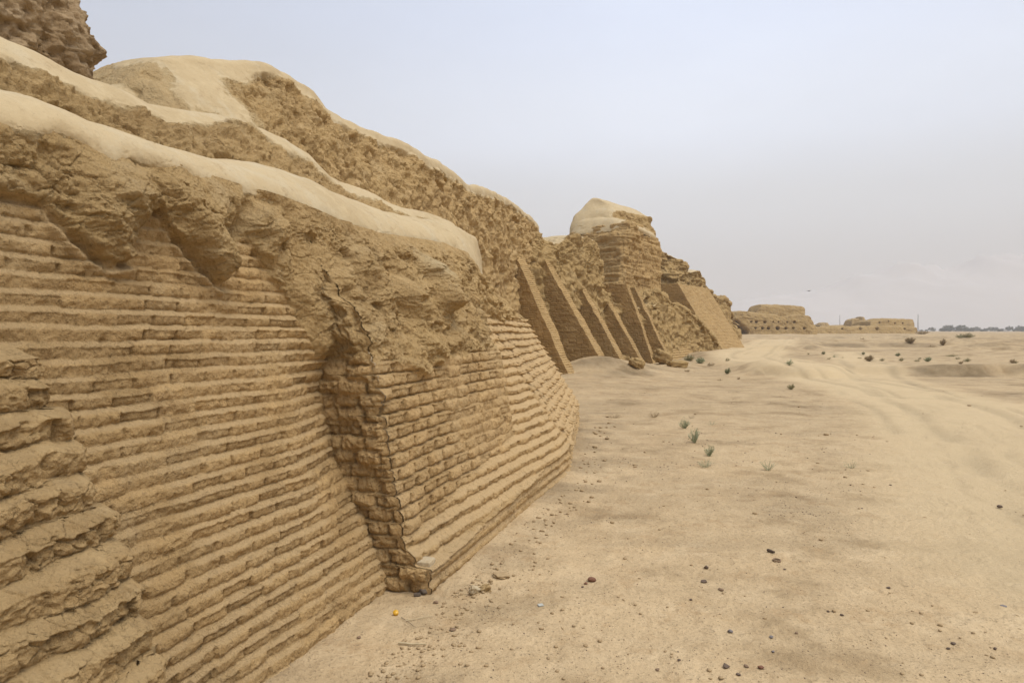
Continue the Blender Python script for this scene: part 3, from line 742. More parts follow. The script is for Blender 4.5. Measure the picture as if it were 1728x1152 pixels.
rows = [(rr4((3.2, 40.9), (6.0, 39.0), (9.35, 43.0), (5.9, 46.2)), cz(405, 40)), (rr4((3.3, 41.1), (5.9, 39.3), (9.2, 43.0), (5.9, 46.0)), cz(380, 40)), (rr4((3.45, 41.3), (5.8, 39.6), (8.95, 43), (5.9, 46)), cz(369, 40.5)), (rr4((3.65, 41.5), (5.9, 40), (8.8, 43), (5.9, 45.6)), cz(359, 41)),
        (rr4((4.2, 41.6), (5.9, 40.7), (7.9, 42.8), (5.9, 45)), cz(350, 41.5)), (rr4((4.65, 41.8), (5.3, 41.3), (6.2, 42.4), (5.6, 43.4)), cz(340, 42)), (rr4((4.9, 41.9), (5.1, 41.8), (5.5, 42.2), (5.3, 42.6)), cz(335, 42))]
P = ring_loft(rows, 120, 500, .05); n = ring_normals(P); p = P.astype(np.float32)
rt = sm(-.1, .5, n[..., 0]) * sm(.75, .4, n[..., 2])
P = P + n * (.08 * fbm(p, .6, 3) + .03 * fbm(p, 2.5, 3) + rt * (.8 * mud(p, 1.0, seed=43, scale=.8)))[..., None]; P[-1] = P[-1].mean(0)
fm = (rt[:-1] + rt[1:]) * .5 > .5
P = np.array([0, 0, CAMZ]) + TS * (P - np.array([0, 0, CAMZ]))
grid('crown_hump', P, M_CREST, tw, wrap=True, keep=~fm)
grid('crown_rough_side', P, M_FAR, tw, wrap=True, keep=fm)

# ------------------------------------------------------------------ rubble slope between the sixth buttress and the ramp
rs = thing('collapsed_slope', 'collapsed rough mud slope between the sixth thin buttress and the broad ramp', 'ruin', at(1150, 606, 39))
px = np.array([1068, 1085, 1098, 1112, 1128, 1146, 1166, 1186, 1204, 1220, 1232])
tp = np.array([505, 498, 492, 496, 508, 516, 530, 548, 570, 592, 600]); Yt = np.array([34.5, 35.2, 36, 36.8, 37.8, 39, 40.2, 41.2, 42, 42.8, 43.4])
Yb = np.array([33, 33.3, 34, 35, 36.3, 37.8, 39.3, 40.5, 41.6, 42.6, 43.2])
bt = np.array([628, 626, 622, 616, 612, 610, 607, 605, 605, 605, 604])
mid = .5 * tp + .5 * bt
rows = [prow(px + 1, bt + 5, Yb - .2), prow(px, bt, Yb - .1), prow(px, mid + 8, .62 * Yb + .38 * Yt), prow(px, tp + 9, .2 * Yb + .8 * Yt), prow(px, tp, Yt), [p + np.array([-1, 1.2, .1]) for p in prow(px, tp, Yt)], [p + np.array([-2.4, 3.4, -.3]) for p in prow(px, tp, Yt)]]
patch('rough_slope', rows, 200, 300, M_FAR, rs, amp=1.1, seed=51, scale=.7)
# small stepped pyramid of brick at its foot
def pyramid(name, label, T0, az, w0, H, k, h, cat='buttress'):
    uu = np.array([math.sin(az), math.cos(az), 0]); oo = np.array([math.cos(az), -math.sin(az), 0])
    b = thing(name, label, cat, T0)
    w = np.linspace(0, 1, 140)[None, :]; v = np.linspace(0, 1, 160)[:, None]
    Zz = -.3 + v * (H + .3) + 0 * w
    half = w0 * .5 * (1 - v * .45)
    rel, r, t = fbrick((w - .5) * w0 + 0 * v, Zz, h, .3, 8., k, .5, .02, .015)
    P = np.array(T0)[None, None] + uu * ((w * 2 - 1) * half)[..., None] + oo * (-k * Zz + rel - .35 * np.abs(w * 2 - 1) ** 6)[..., None]
    P[..., 2] = T0[2] + Zz
    grid('stepped_front', P, M_FARB, b, attrs=dict(tone=(r - .5) * .14, dust=sm(.5, .9, t) * .6))
    return b
pyramid('stepped_footing', 'low stepped brick footing behind the green bushes, below the collapsed slope', at(1168, 609, 38.2) * np.array([1, 1, 0]), radians(33), 7.5, 1.7, .75, .12)

# ------------------------------------------------------------------ wall stretches beyond the watchtower
fw = thing('layered_wall', 'layered mudbrick wall stretch just right of the watchtower, under a pale cap', 'wall', at(1140, 560, 50))
px = np.array([1098, 1108, 1117, 1127, 1138, 1147, 1153, 1157, 1161]); tp = np.array([424, 424, 425, 428, 434, 440, 444, 450, 462]); Yt = np.array([47, 47.5, 48, 48.6, 49.2, 50, 50.6, 51.4, 53])
rows = [prow(px, [575] * 9, Yt - 1.0), prow(px, [520] * 9, Yt - .7), prow(px, tp + 38, Yt - .5), prow(px, tp + 9, Yt - .25), prow(px, tp, Yt), [p + np.array([-1, 2, .2]) for p in prow(px, tp, Yt)], [p + np.array([-2, 4, -.6]) for p in prow(px, tp, Yt)]]
patch('brick_face', rows, 200, 160, M_FAR, fw, amp=.8, seed=61, scale=.6, strat=2.5, extra=lambda P: 1.6 * strata(P), smooth_top=True, mat_top=M_CREST)
fw = thing('broken_wall_head', 'lumpy broken wall head whose mud tongues hang over the broad ramp', 'wall', at(1172, 560, 50))
px = np.array([1152, 1158, 1163, 1170, 1177, 1182, 1185, 1190, 1198]); tp = np.array([452, 457, 458, 457, 457, 463, 475, 492, 530]); Yt = np.array([51, 51, 51.4, 52, 52.8, 53.6, 54.6, 56, 58])
rows = [prow(px + 4, [585] * 9, Yt - 2.4), prow(px + 2, [525] * 9, Yt - 1.5), prow(px + 1, tp + 30, Yt - .9), prow(px, tp + 8, Yt - .4), prow(px, tp, Yt), [p + np.array([-1, 2, .1]) for p in prow(px, tp, Yt)], [p + np.array([-2, 4, -1]) for p in prow(px, tp, Yt)]]
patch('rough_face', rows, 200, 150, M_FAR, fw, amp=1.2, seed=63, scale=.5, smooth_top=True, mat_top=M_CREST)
fw = thing('farthest_wall', 'farthest wall stretch with narrow upright grooves, sloping down beside the dark hollow', 'wall', at(1220, 580, 66))
px = np.array([1172, 1180, 1186, 1192, 1199, 1203, 1209, 1214, 1220, 1226, 1231, 1236, 1242]); tp = np.array([486, 485, 485, 486, 492, 499, 502, 505, 503, 507, 520, 545, 566]); Yt = np.array([58, 59, 60, 61, 62.5, 63.5, 65, 66.5, 68, 69.5, 71, 72.5, 74])
rows = [prow(px + 8, [600] * 13, Yt - 2.2), prow(px + 4, [560] * 13, Yt - 1.4), prow(px + 1, np.minimum(tp + 24, 580), Yt - .7), prow(px, tp + 5, Yt - .25), prow(px, tp, Yt), [p + np.array([-1, 2.5, 0]) for p in prow(px, tp, Yt)], [p + np.array([-2, 5, -1]) for p in prow(px, tp, Yt)]]
patch('grooved_face', rows, 160, 260, M_FAR, fw, amp=.8, seed=65, scale=.5, extra=lambda P: .22 * np.sin((P[..., 0] * .5 + P[..., 1] * .87) * 4.2) * sm(6.4, 4.2, P[..., 2]))

# ------------------------------------------------------------------ far ruins
def ruin(name, label, px, tp, by, Y, depth, amp, seed, scale, parts='mud_wall', holes=(), back=None, cat='ruin', nu=360, nv=150, Ys=None, parent=None):
    px = np.array(px, float); tp = np.array(tp, float); Yv = np.full(len(px), float(Y)) if Ys is None else np.array(Ys, float)
    b = parent or thing(name, label, cat, at(px.mean(), by, Y))
    btm = np.full(len(px), float(by))
    rows = [prow(px, btm + 3, Yv - .3), prow(px, btm, Yv), prow(px, .5 * btm + .5 * tp, Yv + .5), prow(px, tp + (btm - tp) * .10, Yv + 1.0), prow(px, tp, Yv + 1.8)]
    top = rows[-1]; rows.append([p + np.array([0, depth * .5, .1]) for p in top]); rows.append([p + np.array([0, depth, -.4]) for p in top]); rows.append([np.array([p[0], p[1] + depth + .5, cz(by, Y) - 1]) for p in top])
    def ex(P):
        o = 0
        for hx, hy, hr, hd in holes:
            c = at(hx, hy, Y); rr = hr * Y / F
            o = o - hd * np.exp(-(((P[..., 0] - c[0]) / rr) ** 2 + ((P[..., 2] - c[2]) / (rr * .9)) ** 2) ** 2) * (P[..., 1] < Y + 6)
        return o
    patch(parts, rows, nv, nu, M_FAR, b, amp=amp * .42, seed=seed, scale=scale, extra=ex, pits=.15, ref=(0, -1, .3), strat=2.0, lowamp=.22)
    return b
hs1 = [(1270, 542.5, 1.5, 1.2), (1278.5, 543, 2, 1.4), (1293, 543, 2.2, 1.4), (1307, 543, 1.2, 1), (1316, 543, 1.2, 1), (1331, 543.5, 1.2, 1), (1343, 543, 2.0, .8),
       (1276, 553.4, 1.6, 1.4), (1288, 553.4, 2.1, 1.6), (1298, 553.6, 2.3, 1.6), (1313.5, 553.4, 2.7, 1.8), (1327.5, 553.6, 2, 1.4), (1340, 553.6, 1.6, 1.4), (1359, 553.6, 2.1, 1.6),
       (1243, 548, 7.5, 3.5), (1250, 555, 8.0, 3.5), (1258, 559, 5.5, 3)]
r1 = ruin('ruined_house', 'large two-tiered mud ruin with rows of small holes and a dark hollow at its foot',
     [1233, 1236, 1240, 1246, 1256, 1266, 1276, 1284, 1296, 1306, 1314, 1326, 1338, 1350, 1360, 1366, 1370, 1375, 1379], [544, 536, 531, 526.5, 526, 528, 529, 530, 531, 531, 534, 534, 531.5, 531.5, 533, 534, 541, 552, 562], 564, 128, 9, .9, 71, .35, 'lower_tier', holes=hs1, nu=520, nv=190)
ruin('', '', [1272, 1277, 1282, 1286, 1296, 1308, 1322, 1336, 1346, 1353, 1357, 1357, 1356], [534, 523, 516.5, 514.5, 514.5, 515.5, 516, 517, 518, 518, 521, 527, 536], 540, 131, 6, .8, 73, .35, 'upper_tier', parent=r1, nu=300, nv=90)
ruin('low_wall', 'long low crumbling mud wall right of the two-tiered ruin', [1372, 1384, 1396, 1412, 1430, 1448, 1466, 1486, 1506, 1522, 1534, 1541, 1545.5, 1547], [554, 551.5, 551, 551, 550.5, 551, 551, 551, 551, 551, 550.5, 551, 553, 562], 563.2, 150, 6, 1.0, 75, .35, 'mud_wall', cat='wall',
     holes=[(1455, 554, 2.2, 1), (1483, 554, 2.5, 1), (1424, 554, 1.6, 1), (1530, 554, 1.6, 1)], nu=520, nv=90)
ruin('flat_topped_ruin', 'flat topped mud ruin standing above the right end of the low wall', [1467.5, 1469, 1474, 1482, 1487, 1491, 1500, 1512, 1524, 1534, 1539, 1540.5, 1541], [549, 543.5, 541.5, 541, 539, 538.5, 538, 538, 538, 538.5, 540, 544, 551], 553, 156, 8, .7, 77, .35, 'mud_wall', nu=300, nv=90, holes=[(1487, 544, 1.2, 1), (1502, 542, 1, .8), (1513, 545, 1.2, 1), (1526, 545, 1.2, 1)])
ruin('ruin_stump', 'rounded grey ruin stump left of the pointed one, far behind the low wall', [1436, 1437.5, 1440, 1445, 1449, 1450.5, 1451], [549, 542, 539.5, 538, 538, 542, 550], 552, 215, 5, .7, 79, .3, 'mud_wall', nu=120, nv=70)
ruin('ruin_pinnacle', 'pointed grey ruin pinnacle with a shoulder, far behind the low wall', [1450, 1451.5, 1454, 1456, 1458, 1460, 1463, 1465.5, 1466.5], [549, 543, 539.5, 535.5, 535.5, 540, 543, 545, 551], 552, 213, 5, .6, 81, .3, 'mud_wall', nu=120, nv=70)
ruin('ruin_mound', 'low jagged ruin mound between the two-tiered ruin and the distant mast', [1384, 1387, 1390, 1392, 1395, 1398, 1402, 1412, 1424, 1432, 1436], [550, 546.5, 545, 546.5, 544.5, 546.5, 548.5, 548.8, 548.6, 549, 551], 552.5, 240, 6, .7, 83, .3, 'mud_wall', nu=200, nv=60)

# ------------------------------------------------------------------ ground: one sheet out to the horizon, with banks, mounds and a track
def pl(pts, z=0.0): return np.array([ground(x, y, z)[:2] for x, y in pts])
def pdist(X, Y, pts):
    """distance to a polyline and signed offset from it"""
    best = np.full(X.shape, 1e9); sgn = np.zeros(X.shape)
    for (x0, y0), (x1, y1) in zip(pts[:-1], pts[1:]):
        dx, dy = x1 - x0, y1 - y0; L2 = dx * dx + dy * dy
        t = np.clip(((X - x0) * dx + (Y - y0) * dy) / L2, 0, 1)
        ex, ey = X - x0 - t * dx, Y - y0 - t * dy; d = np.hypot(ex, ey)
        m = d < best; best = np.where(m, d, best); sgn = np.where(m, np.sign(dx * ey - dy * ex), sgn)
    return best, best * sgn
def chaik(p, n=3):
    for _ in range(n):
        q = np.empty((2 * len(p), 2)); q[0] = p[0]; q[-1] = p[-1]
        q[1:-1:2] = .75 * p[:-1] + .25 * p[1:]; q[2:-1:2] = .25 * p[:-1] + .75 * p[1:]; p = q
    return p
TRACK = chaik(np.vstack([pl([(2100, 1000), (1850, 850), (1728, 775), (1640, 712), (1560, 675), (1480, 652), (1400, 638), (1330, 628), (1278, 620)]), pl([(1258, 611)], .05), pl([(1272, 600)], .2), pl([(1296, 585)], .5), pl([(1312, 573)], .8)]), 3)
BRANCH = chaik(pl([(1540, 668), (1490, 645), (1462, 628)]), 2); BRANCH = np.vstack([BRANCH, pl([(1440, 606), (1425, 596)], .3)])
RUT = pl([(1556, 684), (1610, 730), (1660, 780), (1716, 840)]); RUT2 = pl([(1520, 690), (1560, 740), (1620, 800)])
TB = np.array([(5, 27), (8.4, 25.6), (9.6, 25.4), (10.6, 24.2), (12.2, 24.2), (13.4, 25.4), (15, 24.6), (17, 24.4), (18.6, 25.0), (22, 23.4), (29, 19.6), (60, 10)])      # foot of the low bank, X and Y
TB2 = np.array([(-5, 48), (10, 47.5), (14, 46), (15.6, 41.5), (17.2, 41), (19.5, 45), (24, 51), (28, 49), (32, 50), (37, 47), (60, 42)])    # foot of the upper bank
def gz(X, Y, fine=True):
    X = np.asarray(X, float); Y = np.asarray(Y, float); r = np.hypot(X, Y); p = xyz(X, Y)
    z = .012 * fbm(p, .18, 3) * sm(3, 12, r) + .006 * fbm(p, .9, 3)
    if fine:
        near = sm(80, 10, r)
        z = z + near * (.008 * fbm(p, 3.1, 3) + .012 * sm(.0, .7, fbm(p, 6, 3)) + .004 * fbm(p, 22, 2))
    infr = sm(-2, 3, X - .10 * Y)
    dT, _ = pdist(X, Y, TRACK)
    sd = (Y - np.interp(X, TB[:, 0], TB[:, 1])) * .85
    q_ = p * np.array([.35, 1, 1]); sd = sd + .7 * fbm(q_, .5, 3, .45) + .10 * fbm(p, .8, 2)
    ln = np.interp(X, [6, 9, 11.5, 13, 16, 17.5, 22, 60], [3, .8, .9, 1.7, 1.7, .7, .8, 1.2]) * (1 + .5 * vn(q_ * .5 + 3))
    fac = sm(8.6, 10.2, X - .02 * (Y - 26)) * sm(10, 24, Y)
    t1 = sm(0, 1, sd / ln) * fac
    z = z + .40 * t1 * (.85 + .3 * vn(p * .35))
    yb2 = np.interp(X, TB2[:, 0], TB2[:, 1]) + 1.6 * fbm(q_, .3, 3, .45)
    t2 = sm(0, 3.4, Y - yb2) * sm(20, 40, Y)
    cut = sm(3.2, 1.6, dT) * sm(60, 52, Y)
    z = z + (.55 - .15 * sm(8.6, 14, X)) * (t2 * (1 - cut) + cut * sm(36, 66, Y))
    z = z + .30 * sm(62, 120, r) + .25 * np.exp(-((X - 18.3) / 1.6) ** 2 - ((Y - 45.5) / 2.0) ** 2) + .16 * np.exp(-((X - 10.4) / 1.3) ** 2 - ((Y - 27.2) / 1.1) ** 2)
    bumps = .20 * sm(.10, .45, fbm(q_, .35, 4, .55, seed=3)) * sm(36, 50, Y) * sm(140, 90, r) * sm(3.5, 5, dT)
    z = z + bumps
    z = z + .03 * np.maximum(fbm(q_, .55, 3, .5, True, seed=6), -.1) * sm(22, 40, Y) * sm(140, 100, r) * sm(2.0, 3.5, dT) * sm(-.3, .3, fbm(p, .12, 3, seed=9))
    # wind-blown sand against the feet of the thin buttresses
    dS, _ = pdist(X, Y, np.array([[1.6, 22.3], [2.9, 25.2], [4.3, 27.3], [6.3, 29.8]]))
    z = z + np.interp(Y, [22, 24.2, 25.8, 27.4, 29.5, 31], [0, .10, .74, .5, .12, 0]) * np.exp(-(dS / 1.5) ** 2) + .05 * fbm(p, 1.1, 4) * sm(5, 2, dS) + .20 * np.exp(-((X - 2.6) / 2.2) ** 2 - ((Y - 21.5) / 2.6) ** 2)
    z = z + .25 * np.exp(-(pdist(X, Y, np.array([[7.2, 31], [10, 36.5], [13, 42]]))[0] / 1.4) ** 2)
    # dust banked along the foot of the bastion
    s = X * UX + Y * UY; d = X * NX + Y * NY
    z = z + .03 * np.exp(-((d + 1.9 + .1357 * np.clip(s - 8, 0, 4)) / .35) ** 2) * sm(3.5, 5, s) * sm(14, 11, s)
    # track: flattened, with wheel ruts
    return z
def gmask(X, Y):
    p = xyz(X, Y); r = np.hypot(X, Y)
    dT, off = pdist(X, Y, TRACK); dB, offB = pdist(X, Y, BRANCH)
    wob = .35 * fbm(p, .6, 3)
    wd = 1.7 + wob; tr = sm(wd + .6, wd - .5, dT); br = sm(1.5, .8, dB + wob) * .7
    trk = np.maximum(tr, br)
    o_ = off + .25 * vn(p * .35)
    rut = (np.exp(-((np.abs(o_) - .8) / .17) ** 2) + .7 * np.exp(-((np.abs(o_ + .5) - .75) / .10) ** 2) * sm(-.1, .4, vn(p * .5 + 7)) + .8 * np.exp(-((np.abs(o_) - 1.55) / .12) ** 2) * sm(-.2, .3, vn(p * .4 + 2))) * tr + np.exp(-((np.abs(offB) - .75) / .2) ** 2) * br
    rut = rut * sm(-.8, .1, vn(p * .8 + 2))
    d3, _ = pdist(X, Y, RUT); d4, _ = pdist(X, Y, RUT2)
    stripe = np.exp(-(d3 / .16) ** 2) * sm(-.6, .2, vn(p * 2.3)) + .7 * np.exp(-(d4 / .10) ** 2) * sm(-.2, .3, vn(p * 2.3 + 4)) + .6 * np.exp(-((d3 - .45) / .08) ** 2) * sm(-.1, .4, vn(p * 2 + 8))
    return trk, rut, stripe
rr_ = np.concatenate([[.02, .6, 1.2, 1.8], 1955.0 / np.linspace(900, 152, 540), 1955.0 / np.linspace(150, 95.5, 90), 1955.0 / np.linspace(95, 25, 430), 1955.0 / np.linspace(24.6, 3.0, 60), [900, 1300, 2000, 3200, 6000]])
aa = np.concatenate([np.linspace(-180, -46, 30)[:-1], np.linspace(-46, -22, 70)[:-1], np.linspace(-22, 41, 860), np.linspace(41, 180, 40)[1:]])
R_, A_ = np.meshgrid(rr_, np.radians(aa), indexing='ij')
X, Y = R_ * np.sin(A_), R_ * np.cos(A_)
Zg = gz(X, Y); trk, rut, stripe = gmask(X, Y)
near = sm(70, 30, R_)
Zg = Zg - .045 * np.clip(rut, 0, 1) * near + .012 * trk * near - .02 * stripe + .004 * trk * 0
p = xyz(X, Y)
s_g = X * UX + Y * UY; d_g = X * NX + Y * NY
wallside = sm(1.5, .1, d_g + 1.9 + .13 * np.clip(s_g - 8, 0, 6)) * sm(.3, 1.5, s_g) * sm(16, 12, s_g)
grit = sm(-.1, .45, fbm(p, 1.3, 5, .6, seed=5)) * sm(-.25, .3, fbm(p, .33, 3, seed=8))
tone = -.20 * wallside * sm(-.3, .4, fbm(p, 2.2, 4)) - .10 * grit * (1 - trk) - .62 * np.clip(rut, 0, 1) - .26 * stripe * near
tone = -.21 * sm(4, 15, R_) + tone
q2 = p * np.array([.22, 1, 1])
tone = tone - .03 * sm(.05, .30, fbm(q2, 1.1, 5, .6, seed=11)) * (1 - .6 * trk) * sm(4, 9, R_) - .03 * sm(.12, .34, fbm(q2, 3.0, 4, .6, seed=12)) * (1 - .5 * trk) * sm(3, 8, R_) + .15 * trk
tone = tone - .05 * sm(.16, .30, fbm(p * np.array([.5, 1, 1]), 4.5, 4, .65, seed=21)) * sm(-.2, .25, fbm(p, .4, 3, seed=22)) - .045 * sm(.10, .26, fbm(p * np.array([.35, 1, 1]), 1.6, 5, .65, seed=23))
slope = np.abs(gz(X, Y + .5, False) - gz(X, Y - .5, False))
tone = tone - .26 * sm(.08, .26, slope) * sm(8, 16, R_) * (1 - trk) * sm(-.4, .2, fbm(p, .7, 3))      # eroded bank faces darkened in colour for shade the high sun doesn't give
tone = tone - .10 * sm(.0, .5, fbm(p, .12, 4, seed=2)) * sm(20, 40, R_) - .08 * sm(.0, .4, fbm(p * np.array([.3, 1, 1]), .8, 4, seed=4)) * (1 - trk) + .05 * fbm(p * np.array([.25, 1, 1]), .5, 4)
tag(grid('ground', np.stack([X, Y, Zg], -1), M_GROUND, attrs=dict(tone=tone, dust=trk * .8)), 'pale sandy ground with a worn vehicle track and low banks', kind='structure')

def gp(px, py):
    """point on the modelled ground seen at a pixel"""
    r = ray(px, py); t = (0 - CAMZ) / r[2] if r[2] < -.001 else 300
    t = min(t, 400)
    for _ in range(40):
        z = float(gz(r[0] * t, t, False)); tn = (z - CAMZ) / r[2]; t = .5 * t + .5 * min(max(tn, 1), 400)
    return np.array([r[0] * t, t, float(gz(r[0] * t, t))])

# ------------------------------------------------------------------ stones
def ico(sub=2):
    t = (1 + 5 ** .5) / 2
    v = [(-1, t, 0), (1, t, 0), (-1, -t, 0), (1, -t, 0), (0, -1, t), (0, 1, t), (0, -1, -t), (0, 1, -t), (t, 0, -1), (t, 0, 1), (-t, 0, -1), (-t, 0, 1)]
    f = [(0, 11, 5), (0, 5, 1), (0, 1, 7), (0, 7, 10), (0, 10, 11), (1, 5, 9), (5, 11, 4), (11, 10, 2), (10, 7, 6), (7, 1, 8), (3, 9, 4), (3, 4, 2), (3, 2, 6), (3, 6, 8), (3, 8, 9), (4, 9, 5), (2, 4, 11), (6, 2, 10), (8, 6, 7), (9, 8, 1)]
    v = [np.array(a) / np.linalg.norm(a) for a in v]
    for _ in range(sub):
        c = {}; nf = []
        def mid(a, b):
            k = (min(a, b), max(a, b))
            if k not in c: m = v[a] + v[b]; v.append(m / np.linalg.norm(m)); c[k] = len(v) - 1
            return c[k]
        for a, b, d in f:
            x, y, z = mid(a, b), mid(b, d), mid(d, a); nf += [(a, x, z), (b, y, x), (d, z, y), (x, y, z)]
        f = nf
    return np.array(v), np.array(f)
IV2, IF2 = ico(2); IV3, IF3 = ico(3); IV0, IF0 = ico(0)
def rock_verts(V, size, seed, rough=.35, cut=3):
    g = np.random.default_rng(seed)
    o = V * (1 + rough * fbm((V + seed).astype(np.float32), 1.1, 3))[:, None]
    for _ in range(cut):
        n = g.normal(size=3); n /= np.linalg.norm(n); h = g.uniform(.35, .75)
        d = o @ n - h; o = o - np.outer(np.maximum(d, 0), n) * .9
    o = o * np.array(size) * .5
    a = g.uniform(0, 6.28); c, s = math.cos(a), math.sin(a)
    return o @ np.array([[c, -s, 0], [s, c, 0], [0, 0, 1]]).T
M_STONE_D = plain('dark_stone', (.105, .070, .045), .85, .4, 60); M_STONE_B = plain('brown_stone', (.20, .13, .075), .9, .35, 50); M_STONE_G = plain('grey_stone', (.17, .148, .135), .9, .3, 60)
M_STONE_R = plain('red_brown_stone', (.16, .07, .035), .85, .35, 60); M_CLOD = plain('earth_clod', (.34, .24, .125), .95, .25, 40)
def stone(px, py, wpx, label, mat, hk=.55, seed=1, name='stone', group='loose stones on the sand', sink=.15):
    c = gp(px, py); w = wpx / F * c[1]
    V = rock_verts(IV2, (w, w * .8, w * hk), seed) + c + np.array([0, 0, w * hk * (.5 - sink)])
    o = raw_mesh(name, V, IF2, mat, smooth=False)
    return tag(o, label, 'stone', group)
ST = [(1226, 1126, 14, 'largest black stone at the bottom edge of the picture', M_STONE_D, .55), (1246, 1139, 9, 'small dark stone just below the largest black stone', M_STONE_D, .6), (1260, 1123, 11, 'flat brown stone between the largest black stone and the reddish one', M_STONE_B, .4),
      (1284, 1127, 11, 'reddish brown stone right of the flat brown stone', M_STONE_R, .5), (1302, 1076, 9, 'bluish dark stone above the reddish brown one', M_STONE_G, .6), (1304, 1100, 7, 'small grey stone below the bluish dark one', M_STONE_G, .5),
      (1232, 1067, 12, 'grey violet stone half sunk in the sand', M_STONE_G, .5), (1188, 981, 12, 'rounded dark stone below the angular one in open sand', M_STONE_D, .5), (1191, 958, 9, 'angular dark stone above the rounded dark stone', M_STONE_D, .7),
      (1218, 995, 13, 'flat pale brown stone right of the rounded dark stone', M_STONE_B, .35), (1110, 1131, 9, 'brown flat pebble alone near the lower middle edge', M_STONE_B, .4), (1146, 1119, 7, 'small dark pebble beside a short straw', M_STONE_D, .5),
      (998, 981, 14, 'red brown stone with two small ones at its left', M_STONE_R, .55), (988, 985, 8, 'small red brown stone touching the bigger one', M_STONE_R, .5), (983, 991, 5, 'tiny dark stone left of the red brown pair', M_STONE_D, .6),
      (1687, 856, 9, 'dark stone by the track near the right edge', M_STONE_D, .55), (1499, 991, 7, 'black pebble in the middle of the right sand', M_STONE_D, .6), (1324, 961, 5, 'small dark stone below the hollow ring', M_STONE_D, .6),
      (1503, 820, 6, 'black pebble below the pale dry tuft', M_STONE_D, .5), (1435, 784 + 35, 5, 'small stone left of the black pebble below the pale tuft', M_STONE_B, .5), (1421, 1039, 7, 'dark pebble above the gravelly patch', M_STONE_D, .5),
      (1398, 1033, 6, 'dark stone left in the gravelly patch', M_STONE_D, .6), (1344, 1068, 6, 'brown stone at the edge of the gravelly patch', M_STONE_B, .6), (1608, 1086, 10, 'elongated black stone in the dark gravel streak', M_STONE_D, .4),
      (1600, 1094, 7, 'small black stone under the elongated one', M_STONE_D, .5), (1680, 1097, 7, 'black stone at the right end of the gravel streak', M_STONE_D, .6), (1694, 1024, 11, 'flat grey stone near the right edge', M_STONE_G, .35),
      (1646, 1033, 8, 'pale brown stone left of the flat grey one', M_CLOD, .5), (1703, 928, 6, 'small dark stone high at the right edge', M_STONE_D, .5), (1628, 944, 6, 'small brown stone in the right sand', M_STONE_B, .5),
      (1652, 967, 8, 'dark smear of stone in the right sand', M_STONE_D, .35), (1344, 841, 5, 'pebble between the two pale dry tufts', M_STONE_B, .5), (606, 1076, 9, 'brown clod below the yellow cap', M_STONE_B, .4), (764, 1062, 14, 'flat brown clod right of the yellow cap', M_STONE_B, .3),
      (736, 1018, 10, 'dark clod at the foot of the bastion corner', M_STONE_B, .5), (1166, 1013, 6, 'lone dark pebble in the open sand', M_STONE_D, .5), (1455, 858, 5, 'dark pebble in the sand right of the pale tuft', M_STONE_D, .5), (960, 770, 10, 'dark stone lying at the foot of the sunlit stepped flank', M_STONE_B, .4)]
for i, (x, y, w_, lab, m_, hk) in enumerate(ST): stone(x, y, w_, lab, m_, hk, 100 + i)

# fine gravel and clods: nobody could count them
def scatter(name, label, n, mat, smin, smax, dens, seed, V0, F0, flat=.55):
    g = np.random.default_rng(seed); out = []; tries = n * 10
    y = g.uniform(.02, 1.0, tries) ** .75; Yv = 1955 / (60 + y * 760); ang = g.uniform(-.62, .70, tries)
    Xv = Yv * np.tan(ang); w_ = dens(Xv, Yv); k = g.random(tries) < w_; Xv, Yv = Xv[k][:n], Yv[k][:n]; n = len(Xv)
    z = gz(Xv, Yv)
    size = smin + (smax - smin) * g.random(n) ** 3.5
    size = size * np.clip(Yv / 5, .8, 2.2)
    B = np.stack([rock_verts(V0, (1, .8, flat), 900 + j, .3, 2) for j in range(24)])
    ks = g.integers(0, 24, n)
    V = B[ks] * size[:, None, None] + np.stack([Xv, Yv, z + size * flat * .25], -1)[:, None]
    Fc = (F0[None] + (np.arange(n) * len(V0))[:, None, None]).reshape(-1, 3)
    return tag(raw_mesh(name, V.reshape(-1, 3), Fc, mat, smooth=False), label, kind='stuff')
def clear_wall(X, Y):
    s = X * UX + Y * UY; d = X * NX + Y * NY
    return (d > -1.72 - .14 * np.clip(s - 7.5, 0, 20)) & (s > .5)
dg = lambda X, Y: clear_wall(X, Y) * (.05 + .95 * sm(-.05, .45, fbm(xyz(X, Y), 1.3, 4, .6, seed=5)) * sm(-.3, .3, fbm(xyz(X, Y), .33, 3, seed=8))) * (1 - .85 * gmask(X, Y)[0])
scatter('gravel', 'fine dark gravel strewn over the sand', 4200, M_STONE_D, .002, .014, dg, 5, IV0, IF0)
scatter('brown_gravel', 'brown gravel and crumbs strewn over the sand', 5200, plain('brown_crumbs', (.24, .165, .095), .95, .3, 40), .0025, .015, dg, 6, IV0, IF0)
def dw(X, Y):
    s = X * UX + Y * UY; d = X * NX + Y * NY
    return clear_wall(X, Y) * (sm(.75, .0, d + 1.9 + .14 * np.clip(s - 7.5, 0, 20)) * .9 + .04) * sm(.6, .0, .6 * fbm(xyz(X, Y), 1.1, 3))
scatter('crumbled_earth', 'crumbled earth clods along the foot of the wall', 4600, M_CLOD, .004, .046, dw, 7, IV0, IF0, .5)

